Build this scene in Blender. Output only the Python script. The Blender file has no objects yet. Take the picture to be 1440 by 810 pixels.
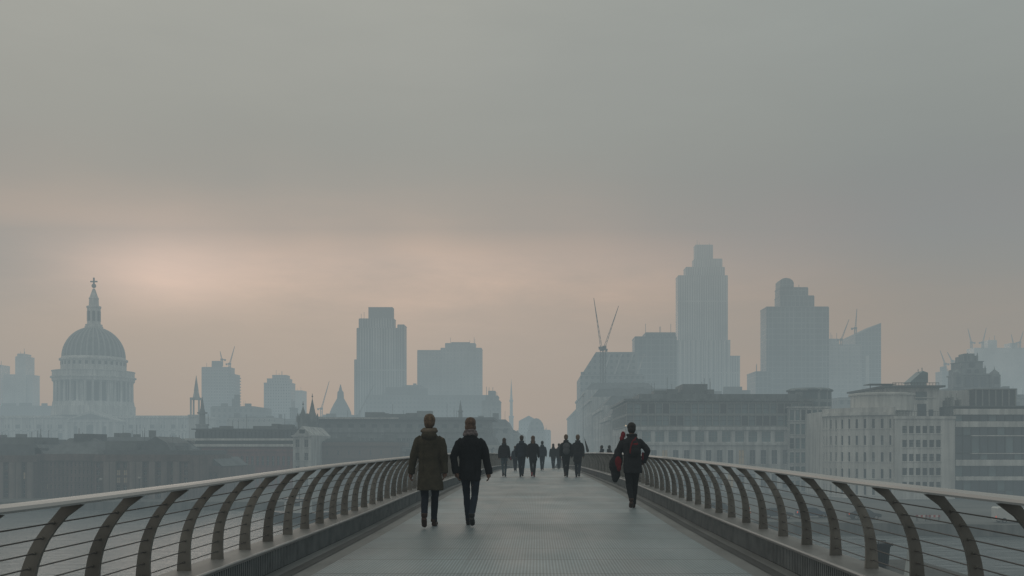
import bpy, bmesh, math, random
from mathutils import Vector, Matrix, noise
random.seed(7)
R = math.radians
scn = bpy.context.scene
COL = scn.collection
F, VX, VY = 1400.0, 756.0, 630.0          # focal length and principal direction in photo pixels
WATER, GROUND = -11.0, -9.6
def X(px, d): return (px - VX) / F * d
def Z(py, d): return (VY - py) / F * d

# ------------------------------------------------------------------ materials
def nodes(m):
    m.use_nodes = True
    nt = m.node_tree; nt.nodes.clear()
    return nt, nt.nodes, nt.links
def mk(name, col, rough=.8, metal=0., var=.18, scale=1.5, bump=0., bscale=40., streak=0., spec=.35, emit=None, emits=0., stretch=(1,1,1)):
    m = bpy.data.materials.new(name); nt, N, L = nodes(m)
    out = N.new('ShaderNodeOutputMaterial'); b = N.new('ShaderNodeBsdfPrincipled')
    L.new(b.outputs[0], out.inputs[0])
    b.inputs['Roughness'].default_value = rough; b.inputs['Metallic'].default_value = metal
    b.inputs['Specular IOR Level'].default_value = spec
    tc = N.new('ShaderNodeTexCoord'); mp = N.new('ShaderNodeMapping'); mp.inputs['Scale'].default_value = stretch
    L.new(tc.outputs['Object'], mp.inputs[0])
    n = N.new('ShaderNodeTexNoise'); n.inputs['Scale'].default_value = scale; n.inputs['Detail'].default_value = 5
    L.new(mp.outputs[0], n.inputs['Vector'])
    mr = N.new('ShaderNodeMapRange'); mr.inputs[1].default_value = .3; mr.inputs[2].default_value = .7
    mr.inputs[3].default_value = 1 - var; mr.inputs[4].default_value = 1 + var
    L.new(n.outputs[0], mr.inputs[0])
    fac = mr.outputs[0]
    if streak:
        mp2 = N.new('ShaderNodeMapping'); mp2.inputs['Scale'].default_value = (1.3, 1.3, .09)
        L.new(tc.outputs['Object'], mp2.inputs[0])
        n2 = N.new('ShaderNodeTexNoise'); n2.inputs['Scale'].default_value = .8; n2.inputs['Detail'].default_value = 4
        L.new(mp2.outputs[0], n2.inputs['Vector'])
        mr2 = N.new('ShaderNodeMapRange'); mr2.inputs[1].default_value = .35; mr2.inputs[2].default_value = .65
        mr2.inputs[3].default_value = 1 - streak; mr2.inputs[4].default_value = 1 + streak * .5
        L.new(n2.outputs[0], mr2.inputs[0])
        mu = N.new('ShaderNodeMath'); mu.operation = 'MULTIPLY'
        L.new(fac, mu.inputs[0]); L.new(mr2.outputs[0], mu.inputs[1]); fac = mu.outputs[0]
    mx = N.new('ShaderNodeVectorMath'); mx.operation = 'SCALE'; mx.inputs[0].default_value = col[:3]
    L.new(fac, mx.inputs['Scale']); L.new(mx.outputs[0], b.inputs['Base Color'])
    if bump:
        n3 = N.new('ShaderNodeTexNoise'); n3.inputs['Scale'].default_value = bscale; n3.inputs['Detail'].default_value = 3
        L.new(mp.outputs[0], n3.inputs['Vector'])
        bp = N.new('ShaderNodeBump'); bp.inputs['Strength'].default_value = bump; bp.inputs['Distance'].default_value = .02
        L.new(n3.outputs[0], bp.inputs['Height']); L.new(bp.outputs[0], b.inputs['Normal'])
    if emit:
        b.inputs['Emission Color'].default_value = (*emit, 1); b.inputs['Emission Strength'].default_value = emits
    return m

def mk_grid(name, wall, glass, fw=2.6, fh=3.6, mortar=.35, rough=.6, var=.5, offs=0.):
    """Curtain wall or punched openings on far towers: a grid of panes set in a wall colour."""
    m = bpy.data.materials.new(name); nt, N, L = nodes(m)
    out = N.new('ShaderNodeOutputMaterial'); b = N.new('ShaderNodeBsdfPrincipled')
    L.new(b.outputs[0], out.inputs[0]); b.inputs['Roughness'].default_value = rough
    g = N.new('ShaderNodeTexCoord'); sp = N.new('ShaderNodeSeparateXYZ'); L.new(g.outputs['Object'], sp.inputs[0])
    ad = N.new('ShaderNodeMath'); ad.operation = 'ADD'; L.new(sp.outputs[0], ad.inputs[0]); L.new(sp.outputs[1], ad.inputs[1])
    cb = N.new('ShaderNodeCombineXYZ'); L.new(ad.outputs[0], cb.inputs[0]); L.new(sp.outputs[2], cb.inputs[1])
    br = N.new('ShaderNodeTexBrick'); L.new(cb.outputs[0], br.inputs['Vector'])
    br.offset = offs; br.inputs['Scale'].default_value = 1.0
    br.inputs['Brick Width'].default_value = fw; br.inputs['Row Height'].default_value = fh
    br.inputs['Mortar Size'].default_value = mortar; br.inputs['Mortar Smooth'].default_value = .1
    br.inputs['Color1'].default_value = (*glass, 1)
    br.inputs['Color2'].default_value = (*[c * (1 + var) for c in glass], 1)
    br.inputs['Mortar'].default_value = (*wall, 1)
    n = N.new('ShaderNodeTexNoise'); n.inputs['Scale'].default_value = .035; n.inputs['Detail'].default_value = 5
    L.new(g.outputs['Object'], n.inputs['Vector'])
    mr = N.new('ShaderNodeMapRange'); mr.inputs[1].default_value = .3; mr.inputs[2].default_value = .7
    mr.inputs[3].default_value = .5; mr.inputs[4].default_value = 1.5; L.new(n.outputs[0], mr.inputs[0])
    vm = N.new('ShaderNodeVectorMath'); vm.operation = 'SCALE'
    L.new(br.outputs[0], vm.inputs[0]); L.new(mr.outputs[0], vm.inputs['Scale']); L.new(vm.outputs[0], b.inputs['Base Color'])
    return m

M = {}
M['stone'] = mk('portland_stone', (.47, .48, .475), .85, var=.2, scale=.25, streak=.35)
M['stone_dark'] = mk('sooty_stone', (.20, .22, .225), .85, var=.25, scale=.3, streak=.35)
M['white_stone'] = mk('white_stone', (.58, .58, .56), .85, var=.12, scale=.3, streak=.25)
M['cath'] = mk('cathedral_stone', (.62, .62, .60), .85, var=.25, scale=.12, streak=.4)
M['cath_dark'] = mk('cathedral_shade_stone', (.025, .03, .03), .9, var=.2, scale=.2)  # near-black colour for painted shade between columns and for dark openings
M['lead'] = mk('lead_roof', (.16, .18, .185), .65, var=.2, scale=.2, streak=.4)
M['lead_rib'] = mk('pale_lead_rib', (.34,.36,.36), .65, var=.2, scale=.3)  # paler than the dome lead so the ribs stand out
M['brick'] = mk('dark_brick', (.15, .108, .098), .9, var=.3, scale=.6, streak=.3)
M['brick_red'] = mk('red_brick', (.22, .075, .065), .9, var=.3, scale=.6, streak=.3)
M['brick_pale'] = mk('pale_brick', (.20, .165, .15), .9, var=.2, scale=.5, streak=.3)
M['slate'] = mk('slate_roof', (.11, .125, .135), .7, var=.3, scale=.7)
M['plant'] = mk('roof_plant', (.15, .165, .17), .7, var=.3, scale=.5)
M['glass'] = mk('window_glass', (.035, .05, .062), .2, var=.5, scale=.35, spec=.6)
M['glass2'] = mk('office_glass', (.11, .17, .185), .15, var=.5, scale=.25, spec=.7)
M['glass_lit'] = mk('lit_window', (.2, .16, .1), .4, emit=(1, .80, .52), emits=.07, var=.5, scale=1.2)
M['glass_pale'] = mk('blind_backed_glass', (.15,.17,.18), .35, var=.4, scale=.6, spec=.5)
M['glass_deep'] = mk('deep_dark_glass', (.016,.022,.028), .15, var=.4, scale=.4, spec=.6)
M['frame'] = mk('window_frame', (.22, .23, .22), .6)
M['dark_frame'] = mk('dark_window_frame', (.05, .055, .06), .5)
M['darkmetal'] = mk('dark_metal', (.05, .052, .055), .5, metal=.3)
M['crane'] = mk('crane_steel', (.12, .12, .12), .6)
M['t_pale'] = mk_grid('pale_tower', (.38,.39,.39), (.22,.24,.25), 3.2, 3.6, .7)
M['t_haze_pale'] = mk_grid('haze_pale_tower', (.80,.79,.77), (.62,.63,.63), 3.2, 3.6, .9)  # near-white walls paint in extra haze, so far towers fade towards the sky
M['t_fins'] = mk_grid('finned_tower', (.46,.48,.48), (.07,.095,.105), 2.4, 80., .7, var=.2)
M['t_dark'] = mk_grid('dark_glass_tower', (.22,.25,.26), (.07,.095,.105), 3.0, 4.0, .35)
M['t_conc'] = mk_grid('concrete_tower', (.33,.33,.32), (.16,.175,.18), 2.8, 3.2, .8)
M['low'] = mk_grid('low_rise_front', (.34,.345,.335), (.05,.065,.075), 2.6, 3.6, 1.1)
M['low2'] = mk_grid('low_rise_grey_front', (.24,.26,.265), (.05,.07,.08), 3.2, 3.4, .9)
M['lowb'] = mk_grid('low_rise_brick_front', (.17,.13,.12), (.045,.06,.07), 2.6, 3.4, 1.2)

# ------------------------------------------------------------------ mesh builder
class MB:
    def __init__(s): s.v = []; s.f = []; s.mi = []; s.cur = 0
    def add(s, vs, fs):
        k = len(s.v); s.v += [tuple(p) for p in vs]
        for f in fs: s.f.append(tuple(i + k for i in f)); s.mi.append(s.cur)
        return s
    def box(s, x0, x1, y0, y1, z0, z1):
        return s.add([(x0,y0,z0),(x1,y0,z0),(x1,y1,z0),(x0,y1,z0),(x0,y0,z1),(x1,y0,z1),(x1,y1,z1),(x0,y1,z1)],
                     [(0,3,2,1),(4,5,6,7),(0,1,5,4),(1,2,6,5),(2,3,7,6),(3,0,4,7)])
    def obox(s, o, u, n, a0, a1, b0, b1, c0, c1):
        z = Vector((0,0,1))
        P = lambda a, b, c: o + u * a + n * b + z * c
        vs = [P(a,b,c) for c in (c0,c1) for a,b in ((a0,b1),(a1,b1),(a1,b0),(a0,b0))]
        return s.add(vs, [(0,3,2,1),(4,5,6,7),(0,1,5,4),(1,2,6,5),(2,3,7,6),(3,0,4,7)])
    def prism(s, poly, z0, z1):
        n = len(poly)
        vs = [(x,y,z0) for x,y in poly] + [(x,y,z1) for x,y in poly]
        return s.add(vs, [tuple(range(n-1,-1,-1)), tuple(range(n,2*n))] + [(i,(i+1)%n,n+(i+1)%n,n+i) for i in range(n)])
    def xzprism(s, poly, y0, y1):
        n = len(poly)
        vs = [(x,y0,z) for x,z in poly] + [(x,y1,z) for x,z in poly]
        return s.add(vs, [tuple(range(n)), tuple(range(2*n-1,n-1,-1))] + [((i+1)%n,i,n+i,n+(i+1)%n) for i in range(n)])
    def lathe(s, cx, cy, prof, n=24):
        vs = []; fs = []
        for r, z in prof:
            for i in range(n):
                a = 2*math.pi*i/n; vs.append((cx+r*math.cos(a), cy+r*math.sin(a), z))
        for k in range(len(prof)-1):
            for i in range(n):
                j=(i+1)%n; fs.append((k*n+i,k*n+j,(k+1)*n+j,(k+1)*n+i))
        fs.append(tuple(range(n-1,-1,-1))); fs.append(tuple(range((len(prof)-1)*n, len(prof)*n)))
        return s.add(vs, fs)
    def bar(s, p, q, w, h=None):
        h = h or w; p = Vector(p); q = Vector(q); t = (q-p).normalized()
        a = t.cross(Vector((0,0,1)))
        if a.length < 1e-3: a = Vector((1,0,0))
        a.normalize(); b = t.cross(a)
        vs = [c + a*i*w/2 + b*j*h/2 for c in (p,q) for i,j in ((-1,-1),(1,-1),(1,1),(-1,1))]
        return s.add(vs, [(0,3,2,1),(4,5,6,7),(0,1,5,4),(1,2,6,5),(2,3,7,6),(3,0,4,7)])
    def loft(s, rings, cap=True):
        n = len(rings[0]); vs = [p for r in rings for p in r]; fs = []
        for k in range(len(rings)-1):
            for i in range(n):
                j=(i+1)%n; fs.append((k*n+i,k*n+j,(k+1)*n+j,(k+1)*n+i))
        if cap: fs.append(tuple(range(n-1,-1,-1))); fs.append(tuple(range((len(rings)-1)*n,len(rings)*n)))
        return s.add(vs, fs)
    def tube(s, pts, rad, n=8, flat=1.0):
        pts = [Vector(p) for p in pts]; rings = []
        for i, p in enumerate(pts):
            t = (pts[min(i+1,len(pts)-1)] - pts[max(i-1,0)]).normalized()
            a = t.cross(Vector((0,1,0)))
            if a.length < .2: a = t.cross(Vector((1,0,0)))
            a.normalize(); b = t.cross(a); r = rad[i] if isinstance(rad,(list,tuple)) else rad
            rings.append([p + a*r*math.cos(2*math.pi*k/n) + b*r*flat*math.sin(2*math.pi*k/n) for k in range(n)])
        return s.loft(rings)
    def ball(s, c, r, n=12):
        c = Vector(c); r = r if isinstance(r,(tuple,list)) else (r,r,r); rings=[]
        for k in range(1, n//2+2):
            th = math.pi*(k-.5)/(n//2+1)
            rings.append([c + Vector((r[0]*math.sin(th)*math.cos(2*math.pi*i/n), r[1]*math.sin(th)*math.sin(2*math.pi*i/n), -r[2]*math.cos(th))) for i in range(n)])
        return s.loft(rings)
    def build(s, name, mat, parent=None, smooth=False):
        for nm, q in getattr(s,'pieces',()): q.build(name if nm == 'roof_plant' else nm, mat, parent)
        if not s.v: return None
        off = Vector((0,0,0)); p = parent
        while p is not None: off += p.location; p = p.parent
        me = bpy.data.meshes.new(name)
        me.from_pydata([(x-off.x, y-off.y, z-off.z) for x,y,z in s.v], [], s.f)
        for m in (mat if isinstance(mat,(list,tuple)) else [mat]): me.materials.append(m)
        if any(s.mi): me.polygons.foreach_set('material_index', s.mi)
        bm = bmesh.new(); bm.from_mesh(me); bmesh.ops.recalc_face_normals(bm, faces=bm.faces); bm.to_mesh(me); bm.free()
        if smooth: me.polygons.foreach_set('use_smooth', [True]*len(me.polygons))
        me.update()
        o = bpy.data.objects.new(name, me); COL.objects.link(o); o.parent = parent
        return o

def tag(o, label=None, cat=None, group=None, kind=None):
    for k, v in (('label',label),('category',cat),('group',group),('kind',kind)):
        if v: o[k] = v
    return o
def thing(name, label, cat, loc, group=None):
    o = bpy.data.objects.new(name, None); COL.objects.link(o); o.location = loc; o.empty_display_size = .5
    return tag(o, label, cat, group)

# ------------------------------------------------------------------ camera
cam = bpy.data.cameras.new('camera'); co = bpy.data.objects.new('camera', cam); COL.objects.link(co)
cam.sensor_width = 36; cam.lens = 35; cam.clip_start = .1; cam.clip_end = 20000
cam.shift_x = (720 - VX) / 1440; cam.shift_y = (VY - 405) / 1440
co.location = (0,0,0); co.rotation_euler = (R(90),0,0); scn.camera = co

# ------------------------------------------------------------------ haze, sky and sun
HX, HY0, HY1, HZ = 1400., -1200., 1180., 260.
K0 = .00165
def sm(a, b, z):
    t = min(1, max(0, (z-a)/(b-a))); return t*t*(3-2*t)
def dens(z):            # extinction per metre at height z above the camera: thick low haze, thinner above, cloud on top
    return K0 * (1 + .38*(1-sm(0,34,z)) - .30*sm(20,110,z) + 2.8*sm(128,225,z))
FOG_LO, FOG_HI = (.222,.272,.285), (.276,.284,.268)
def fogcol(z): t = sm(6,140,z); return [a*(1-t)+b*t for a,b in zip(FOG_LO,FOG_HI)]
def s2l(c): c /= 255.; return c/12.92 if c <= .04045 else ((c+.055)/1.055)**2.4
def trans(el):          # transmittance through the haze and the light the haze adds, along elevation el
    L = min(HZ / max(math.sin(el), 1e-4), HY1 / math.cos(el)); n = 300; T = 1.0; S = [0.,0.,0.]
    for i in range(n):
        z = (i+.5)/n*L*math.sin(el); t = math.exp(-dens(z)*L/n); c = fogcol(z)
        S = [s_ + T*(1-t)*v for s_, v in zip(S,c)]; T *= t
    return T, S
def py2el(py): return math.atan((VY - py) / F)
SKY_L = [(0,(160,162,156)),(100,(156,158,153)),(190,(152,154,149)),(255,(152,152,147)),(300,(160,155,148)),(335,(176,163,152)),(368,(188,172,160)),(400,(183,168,156)),(440,(171,161,152)),(500,(168,159,150)),(560,(166,157,148)),(632,(162,153,144))]
SKY_R = [(0,(149,155,152)),(110,(145,150,147)),(210,(141,146,143)),(285,(137,141,138)),(335,(142,141,137)),(380,(149,145,139)),(450,(151,146,139)),(510,(150,145,138)),(632,(152,147,140))]
RAMP_MUL = 12.0
def sky_stops(S):
    out = []
    for py, c in S:
        e = py2el(py); t, S_ = trans(max(e, .001))
        out.append((e, [max(0.0, (s2l(v) - f) / t) / RAMP_MUL for v, f in zip(c, S_)]))
    out.sort(); top = out[-1][1]
    out.append((R(40), [v*.95 for v in top])); out.append((R(88), [v*1.05 for v in top]))
    return out
SUN_AZ, SUN_EL = math.atan((215-VX)/F), R(11)
world = bpy.data.worlds.new("World"); scn.world = world; world.use_nodes = True
nt = world.node_tree; N, L = nt.nodes, nt.links; N.clear()
wo = N.new('ShaderNodeOutputWorld'); bg = N.new('ShaderNodeBackground'); L.new(bg.outputs[0], wo.inputs[0])
tc = N.new('ShaderNodeTexCoord'); sp = N.new('ShaderNodeSeparateXYZ'); L.new(tc.outputs['Generated'], sp.inputs[0])
def mth(op, a, b=None, c=None, clamp=False):
    n = N.new('ShaderNodeMath'); n.operation = op; n.use_clamp = clamp
    for i, v in enumerate((a,b,c)):
        if v is None: continue
        if isinstance(v,(int,float)): n.inputs[i].default_value = v
        else: L.new(v, n.inputs[i])
    return n.outputs[0]
el = mth('ARCSINE', sp.outputs[2]); az = mth('ARCTAN2', sp.outputs[0], sp.outputs[1])
# uneven cloud base: elevation is wobbled by stretched noise
mp = N.new('ShaderNodeMapping'); mp.inputs['Scale'].default_value = (2.2,2.2,9); L.new(tc.outputs['Generated'], mp.inputs[0])
nz = N.new('ShaderNodeTexNoise'); nz.inputs['Scale'].default_value = 2.4; nz.inputs['Detail'].default_value = 9; nz.inputs['Roughness'].default_value = .62; nz.inputs['Distortion'].default_value = .15
L.new(mp.outputs[0], nz.inputs['Vector'])
wob = mth('MULTIPLY', mth('SUBTRACT', nz.outputs[0], .5), .035)
elw = mth('ADD', el, wob)
EL0, EL1 = R(-2), R(90)
fac = mth('POWER', mth('DIVIDE', mth('SUBTRACT', elw, EL0), EL1-EL0, clamp=True), .5)
def ramp(stops):
    r = N.new('ShaderNodeValToRGB'); L.new(fac, r.inputs[0]); e = r.color_ramp.elements
    r.color_ramp.interpolation = 'B_SPLINE'
    for i, (a, c) in enumerate(stops):
        p = ((a-EL0)/(EL1-EL0))**.5
        x = e[i] if i < 2 else e.new(p)
        x.position = p; x.color = (*c, 1)
    return r.outputs[0]
sl, sr = ramp(sky_stops(SKY_L)), ramp(sky_stops(SKY_R))
azf = mth('SMOOTH_MIN', 1.0, mth('MAXIMUM', 0.0, mth('DIVIDE', mth('ADD', az, R(5)), R(25))), .3)
mixn = N.new('ShaderNodeMix'); mixn.data_type = 'RGBA'
L.new(azf, mixn.inputs[0]); L.new(sl, mixn.inputs[6]); L.new(sr, mixn.inputs[7])
sc_ = N.new('ShaderNodeVectorMath'); sc_.operation = 'SCALE'; L.new(mixn.outputs[2], sc_.inputs[0])
mr = N.new('ShaderNodeMapRange'); mr.inputs[1].default_value=.3; mr.inputs[2].default_value=.7; mr.inputs[3].default_value=RAMP_MUL*.93; mr.inputs[4].default_value=RAMP_MUL*1.07
L.new(nz.outputs[0], mr.inputs[0]); L.new(mr.outputs[0], sc_.inputs['Scale'])
# a soft bright patch where the veiled sun stands
sd = (math.sin(SUN_AZ)*math.cos(R(10.6)), math.cos(SUN_AZ)*math.cos(R(10.6)), math.sin(R(10.6)))
dz = mth('DIVIDE', mth('SUBTRACT', el, R(10.3)), R(2.0)); da = mth('DIVIDE', mth('SUBTRACT', az, SUN_AZ), R(4.5))
g1 = mth('EXPONENT', mth('MULTIPLY', mth('ADD', mth('MULTIPLY', dz, dz), mth('MULTIPLY', da, da)), -1.0))
dz2 = mth('DIVIDE', mth('SUBTRACT', elw, R(11.6)), R(2.2)); da2 = mth('DIVIDE', mth('SUBTRACT', az, math.atan((440-VX)/F)), R(8))
g2 = mth('EXPONENT', mth('MULTIPLY', mth('ADD', mth('MULTIPLY', dz2, dz2), mth('MULTIPLY', da2, da2)), -1.0))
g = mth('MULTIPLY_ADD', g2, .5, mth('MULTIPLY', g1, 2.4))
gv = N.new('ShaderNodeVectorMath'); gv.operation = 'SCALE'; gv.inputs[0].default_value = (1.0, .62, .46)
L.new(mth('MULTIPLY', g, 1.75), gv.inputs['Scale'])
a1 = N.new('ShaderNodeVectorMath'); a1.operation = 'ADD'; L.new(sc_.outputs[0], a1.inputs[0]); L.new(gv.outputs[0], a1.inputs[1])
# a little clear-sky light above the cloud
sk = N.new('ShaderNodeTexSky'); sk.sky_type = 'NISHITA'; sk.sun_disc = False; sk.sun_elevation = SUN_EL; sk.sun_rotation = SUN_AZ
sk.dust_density = 4; sk.air_density = 1.5
skv = N.new('ShaderNodeVectorMath'); skv.operation = 'SCALE'; skv.inputs['Scale'].default_value = .06
L.new(sk.outputs[0], skv.inputs[0])
a2 = N.new('ShaderNodeVectorMath'); a2.operation = 'MULTIPLY_ADD'
L.new(skv.outputs[0], a2.inputs[0]); a2.inputs[1].default_value = (.05,)*3; L.new(a1.outputs[0], a2.inputs[2])
L.new(a2.outputs[0], bg.inputs[0]); bg.inputs[1].default_value = 1.0

sun = bpy.data.lights.new('sun', 'SUN'); so = bpy.data.objects.new('sun', sun); COL.objects.link(so)
sun.energy = .4; sun.angle = R(16); sun.color = (1, .91, .84)
dvec = Vector((math.sin(SUN_AZ)*math.cos(SUN_EL), math.cos(SUN_AZ)*math.cos(SUN_EL), math.sin(SUN_EL)))
so.rotation_euler = dvec.to_track_quat('Z','Y').to_euler()

hm = bpy.data.materials.new('haze'); nt2, N2, L2 = nodes(hm)
o2 = N2.new('ShaderNodeOutputMaterial'); ab = N2.new('ShaderNodeVolumeAbsorption'); em = N2.new('ShaderNodeEmission'); ash = N2.new('ShaderNodeAddShader')
ab.inputs[0].default_value = (0,0,0,1)
gp = N2.new('ShaderNodeNewGeometry'); s2 = N2.new('ShaderNodeSeparateXYZ'); L2.new(gp.outputs['Position'], s2.inputs[0])
def ss(lo, hi, v0, v1):
    m = N2.new('ShaderNodeMapRange'); m.interpolation_type = 'SMOOTHSTEP'
    for i, v in enumerate((lo,hi,v0,v1)): m.inputs[i+1].default_value = v
    L2.new(s2.outputs[2], m.inputs[0]); return m.outputs[0]
def m2(op, a, b):
    n = N2.new('ShaderNodeMath'); n.operation = op
    for i, v in enumerate((a,b)):
        if isinstance(v,(int,float)): n.inputs[i].default_value = v
        else: L2.new(v, n.inputs[i])
    return n.outputs[0]
pn = N2.new('ShaderNodeTexNoise'); pn.inputs['Scale'].default_value = .007; pn.inputs['Detail'].default_value = 2; L2.new(gp.outputs['Position'], pn.inputs['Vector'])
kd = m2('ADD', m2('ADD', ss(20,110,K0,.70*K0), ss(128,225,0,2.8*K0)), ss(0,34,.38*K0,0))
kd = m2('MULTIPLY', kd, m2('ADD', m2('MULTIPLY', pn.outputs[0], .7), .65))
L2.new(kd, ab.inputs[1]); L2.new(kd, em.inputs[1])  # the haze emits its own glow in place of scattered daylight
fm = N2.new('ShaderNodeMix'); fm.data_type = 'RGBA'; L2.new(ss(6,140,0,1), fm.inputs[0])
fm.inputs[6].default_value = (*FOG_LO,1); fm.inputs[7].default_value = (*FOG_HI,1); L2.new(fm.outputs[2], em.inputs[0])
L2.new(ab.outputs[0], ash.inputs[0]); L2.new(em.outputs[0], ash.inputs[1]); L2.new(ash.outputs[0], o2.inputs[1])
hz = MB().box(-HX, HX, HY0, HY1, -13.5, HZ).build('haze', hm); tag(hz, kind='structure')

# ------------------------------------------------------------------ ground and water
wm = bpy.data.materials.new('river_water'); nt3, N3, L3 = nodes(wm)
ow = N3.new('ShaderNodeOutputMaterial'); bw = N3.new('ShaderNodeBsdfGlossy'); dw = N3.new('ShaderNodeBsdfDiffuse'); mw_ = N3.new('ShaderNodeMixShader'); mw_.inputs[0].default_value = .74
L3.new(dw.outputs[0], mw_.inputs[1]); L3.new(bw.outputs[0], mw_.inputs[2]); L3.new(mw_.outputs[0], ow.inputs[0])
dw.inputs['Color'].default_value = (.075,.098,.108,1); bw.inputs['Roughness'].default_value = .2; bw.inputs['Color'].default_value = (.53,.54,.54,1)
tw = N3.new('ShaderNodeTexCoord'); prev = None
for sc, st, dist in (((.16,.5,1), .8, .5), ((.9,2.4,1), .8, .16)):
    mpw = N3.new('ShaderNodeMapping'); mpw.inputs['Scale'].default_value = sc; L3.new(tw.outputs['Object'], mpw.inputs[0])
    nw = N3.new('ShaderNodeTexNoise'); nw.inputs['Scale'].default_value = 1.; nw.inputs['Detail'].default_value = 4; L3.new(mpw.outputs[0], nw.inputs['Vector'])
    bpw = N3.new('ShaderNodeBump'); bpw.inputs['Strength'].default_value = st; bpw.inputs['Distance'].default_value = dist
    L3.new(nw.outputs[0], bpw.inputs['Height'])
    if prev: L3.new(prev, bpw.inputs['Normal'])
    prev = bpw.outputs[0]
L3.new(prev, bw.inputs['Normal']); L3.new(prev, dw.inputs['Normal'])
SHORE = [(-1500,178),(-20,178),(14,176),(18,132),(60,124),(1500,118)]
tag(MB().add([(-1500,-380,WATER),(1500,-380,WATER),(1500,182,WATER),(-1500,182,WATER)], [(0,1,2,3)]).build('river_water', wm), kind='structure')
pav = mk('bank_paving', (.12,.12,.115), .85, var=.3, scale=.08)
n = len(SHORE)
tag(MB().add([(x,y,GROUND) for x,y in SHORE] + [(7000,118,GROUND),(7000,9000,GROUND),(-7000,9000,GROUND),(-7000,178,GROUND)], [tuple(range(n+4))]).build('ground', pav), kind='structure')
ew = mk('embankment_granite', (.13,.13,.12), .85, var=.3, scale=.4, streak=.4)
mb = MB()
for (x0,y0),(x1,y1) in zip(SHORE, SHORE[1:]):
    o = Vector((x0,y0,0)); u = Vector((x1-x0,y1-y0,0)); Ln = u.length; u.normalize(); nn = Vector((u.y,-u.x,0))
    mb.obox(o,u,nn,0,Ln,-.45,.06,WATER-.6,GROUND+.02)
tag(mb.build('river_wall', ew), kind='structure')

# ------------------------------------------------------------------ the footbridge
CX = -.05
DZ = [(-12,-1.22),(10,-1.21),(15,-1.20),(20,-1.165),(28,-1.14),(36,-1.17),(44,-1.22),(54,-1.29),(64,-1.385),(74,-1.52),(90,-1.84),(110,-2.45),(135,-3.5),(178,-5.9)]
RZ = [(-12,-.28),(5,-.258),(7.5,-.25),(9,-.237),(14,-.2),(21,-.17),(29,-.162),(40,-.192),(52,-.262),(64,-.36),(74,-.49),(90,-.80),(110,-1.41),(135,-2.46),(178,-4.86)]
def interp(T, d):
    # smooth Catmull-Rom through the survey points
    for i in range(len(T)-1):
        if d <= T[i+1][0] or i == len(T)-2:
            (x0,y0),(x1,y1) = T[i],T[i+1]; t = (d-x0)/(x1-x0)
            m0 = (y1-T[i-1][1])/(x1-T[i-1][0]) if i>0 else (y1-y0)/(x1-x0)
            m1 = (T[i+2][1]-y0)/(T[i+2][0]-x0) if i+2<len(T) else (y1-y0)/(x1-x0)
            h = x1-x0; t2=t*t; t3=t2*t
            return (2*t3-3*t2+1)*y0+(t3-2*t2+t)*h*m0+(-2*t3+3*t2)*y1+(t3-t2)*h*m1
def deck(d): return interp(DZ, d)
def rail(d): return interp(RZ, d)
DS = [-6+i*.5 for i in range(0,61)] + [25+i for i in range(1,154)]
def strip(mb, a, b, f, g=None):      # sheet between lateral a and b, height functions f (at a) and g (at b)
    g = g or f; vs = []
    for d in DS: vs += [(a,d,f(d)),(b,d,g(d))]
    return mb.add(vs, [(2*i,2*i+1,2*i+3,2*i+2) for i in range(len(DS)-1)])

dm = bpy.data.materials.new('ribbed_aluminium'); nt4, N4, L4 = nodes(dm)
od = N4.new('ShaderNodeOutputMaterial'); bd = N4.new('ShaderNodeBsdfPrincipled'); L4.new(bd.outputs[0], od.inputs[0])
td = N4.new('ShaderNodeTexCoord'); sd4 = N4.new('ShaderNodeSeparateXYZ'); L4.new(td.outputs['Object'], sd4.inputs[0])
def m4(op, a, b=None, c=None, clamp=False):
    n = N4.new('ShaderNodeMath'); n.operation = op; n.use_clamp = clamp
    for i, v in enumerate((a,b,c)):
        if v is None: continue
        if isinstance(v,(int,float)): n.inputs[i].default_value = v
        else: L4.new(v, n.inputs[i])
    return n.outputs[0]
def noise4(scale, st, det=4):
    p = N4.new('ShaderNodeMapping'); p.inputs['Scale'].default_value = st; L4.new(td.outputs['Object'], p.inputs[0])
    q = N4.new('ShaderNodeTexNoise'); q.inputs['Scale'].default_value = scale; q.inputs['Detail'].default_value = det; L4.new(p.outputs[0], q.inputs['Vector'])
    return q.outputs[0]
rib = m4('MULTIPLY_ADD', m4('SINE', m4('MULTIPLY', sd4.outputs[0], 2*math.pi/.033)), .5, .5)
seam = m4('LESS_THAN', m4('PINGPONG', sd4.outputs[1], .6), .016)
seamx = m4('LESS_THAN', m4('PINGPONG', m4('ADD', sd4.outputs[0], .75), .7), .007)
pan = N4.new('ShaderNodeTexWhiteNoise'); pan.noise_dimensions = '1D'; L4.new(m4('FLOOR', m4('DIVIDE', sd4.outputs[1], 1.2)), pan.inputs['W'])
v = m4('MULTIPLY_ADD', rib, .42, .58)
v = m4('MULTIPLY', v, m4('MULTIPLY_ADD', noise4(.7,(1,.5,1),7), .9, .55))
v = m4('MULTIPLY', v, m4('MULTIPLY_ADD', noise4(9,(1,.6,1)), .24, .88))
v = m4('MULTIPLY', v, m4('MULTIPLY_ADD', pan.outputs[0], .26, .87))
v = m4('MULTIPLY', v, m4('MULTIPLY_ADD', m4('MAXIMUM', seam, m4('MULTIPLY', seamx, .3)), -.62, 1))
vs4 = N4.new('ShaderNodeVectorMath'); vs4.operation='SCALE'; vs4.inputs[0].default_value=(.315,.385,.42); L4.new(v, vs4.inputs['Scale']); L4.new(vs4.outputs[0], bd.inputs['Base Color'])
bd.inputs['Metallic'].default_value = .22
L4.new(m4('MULTIPLY_ADD', noise4(1.6,(1,.35,1)), .36, .20), bd.inputs['Roughness'])
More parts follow.
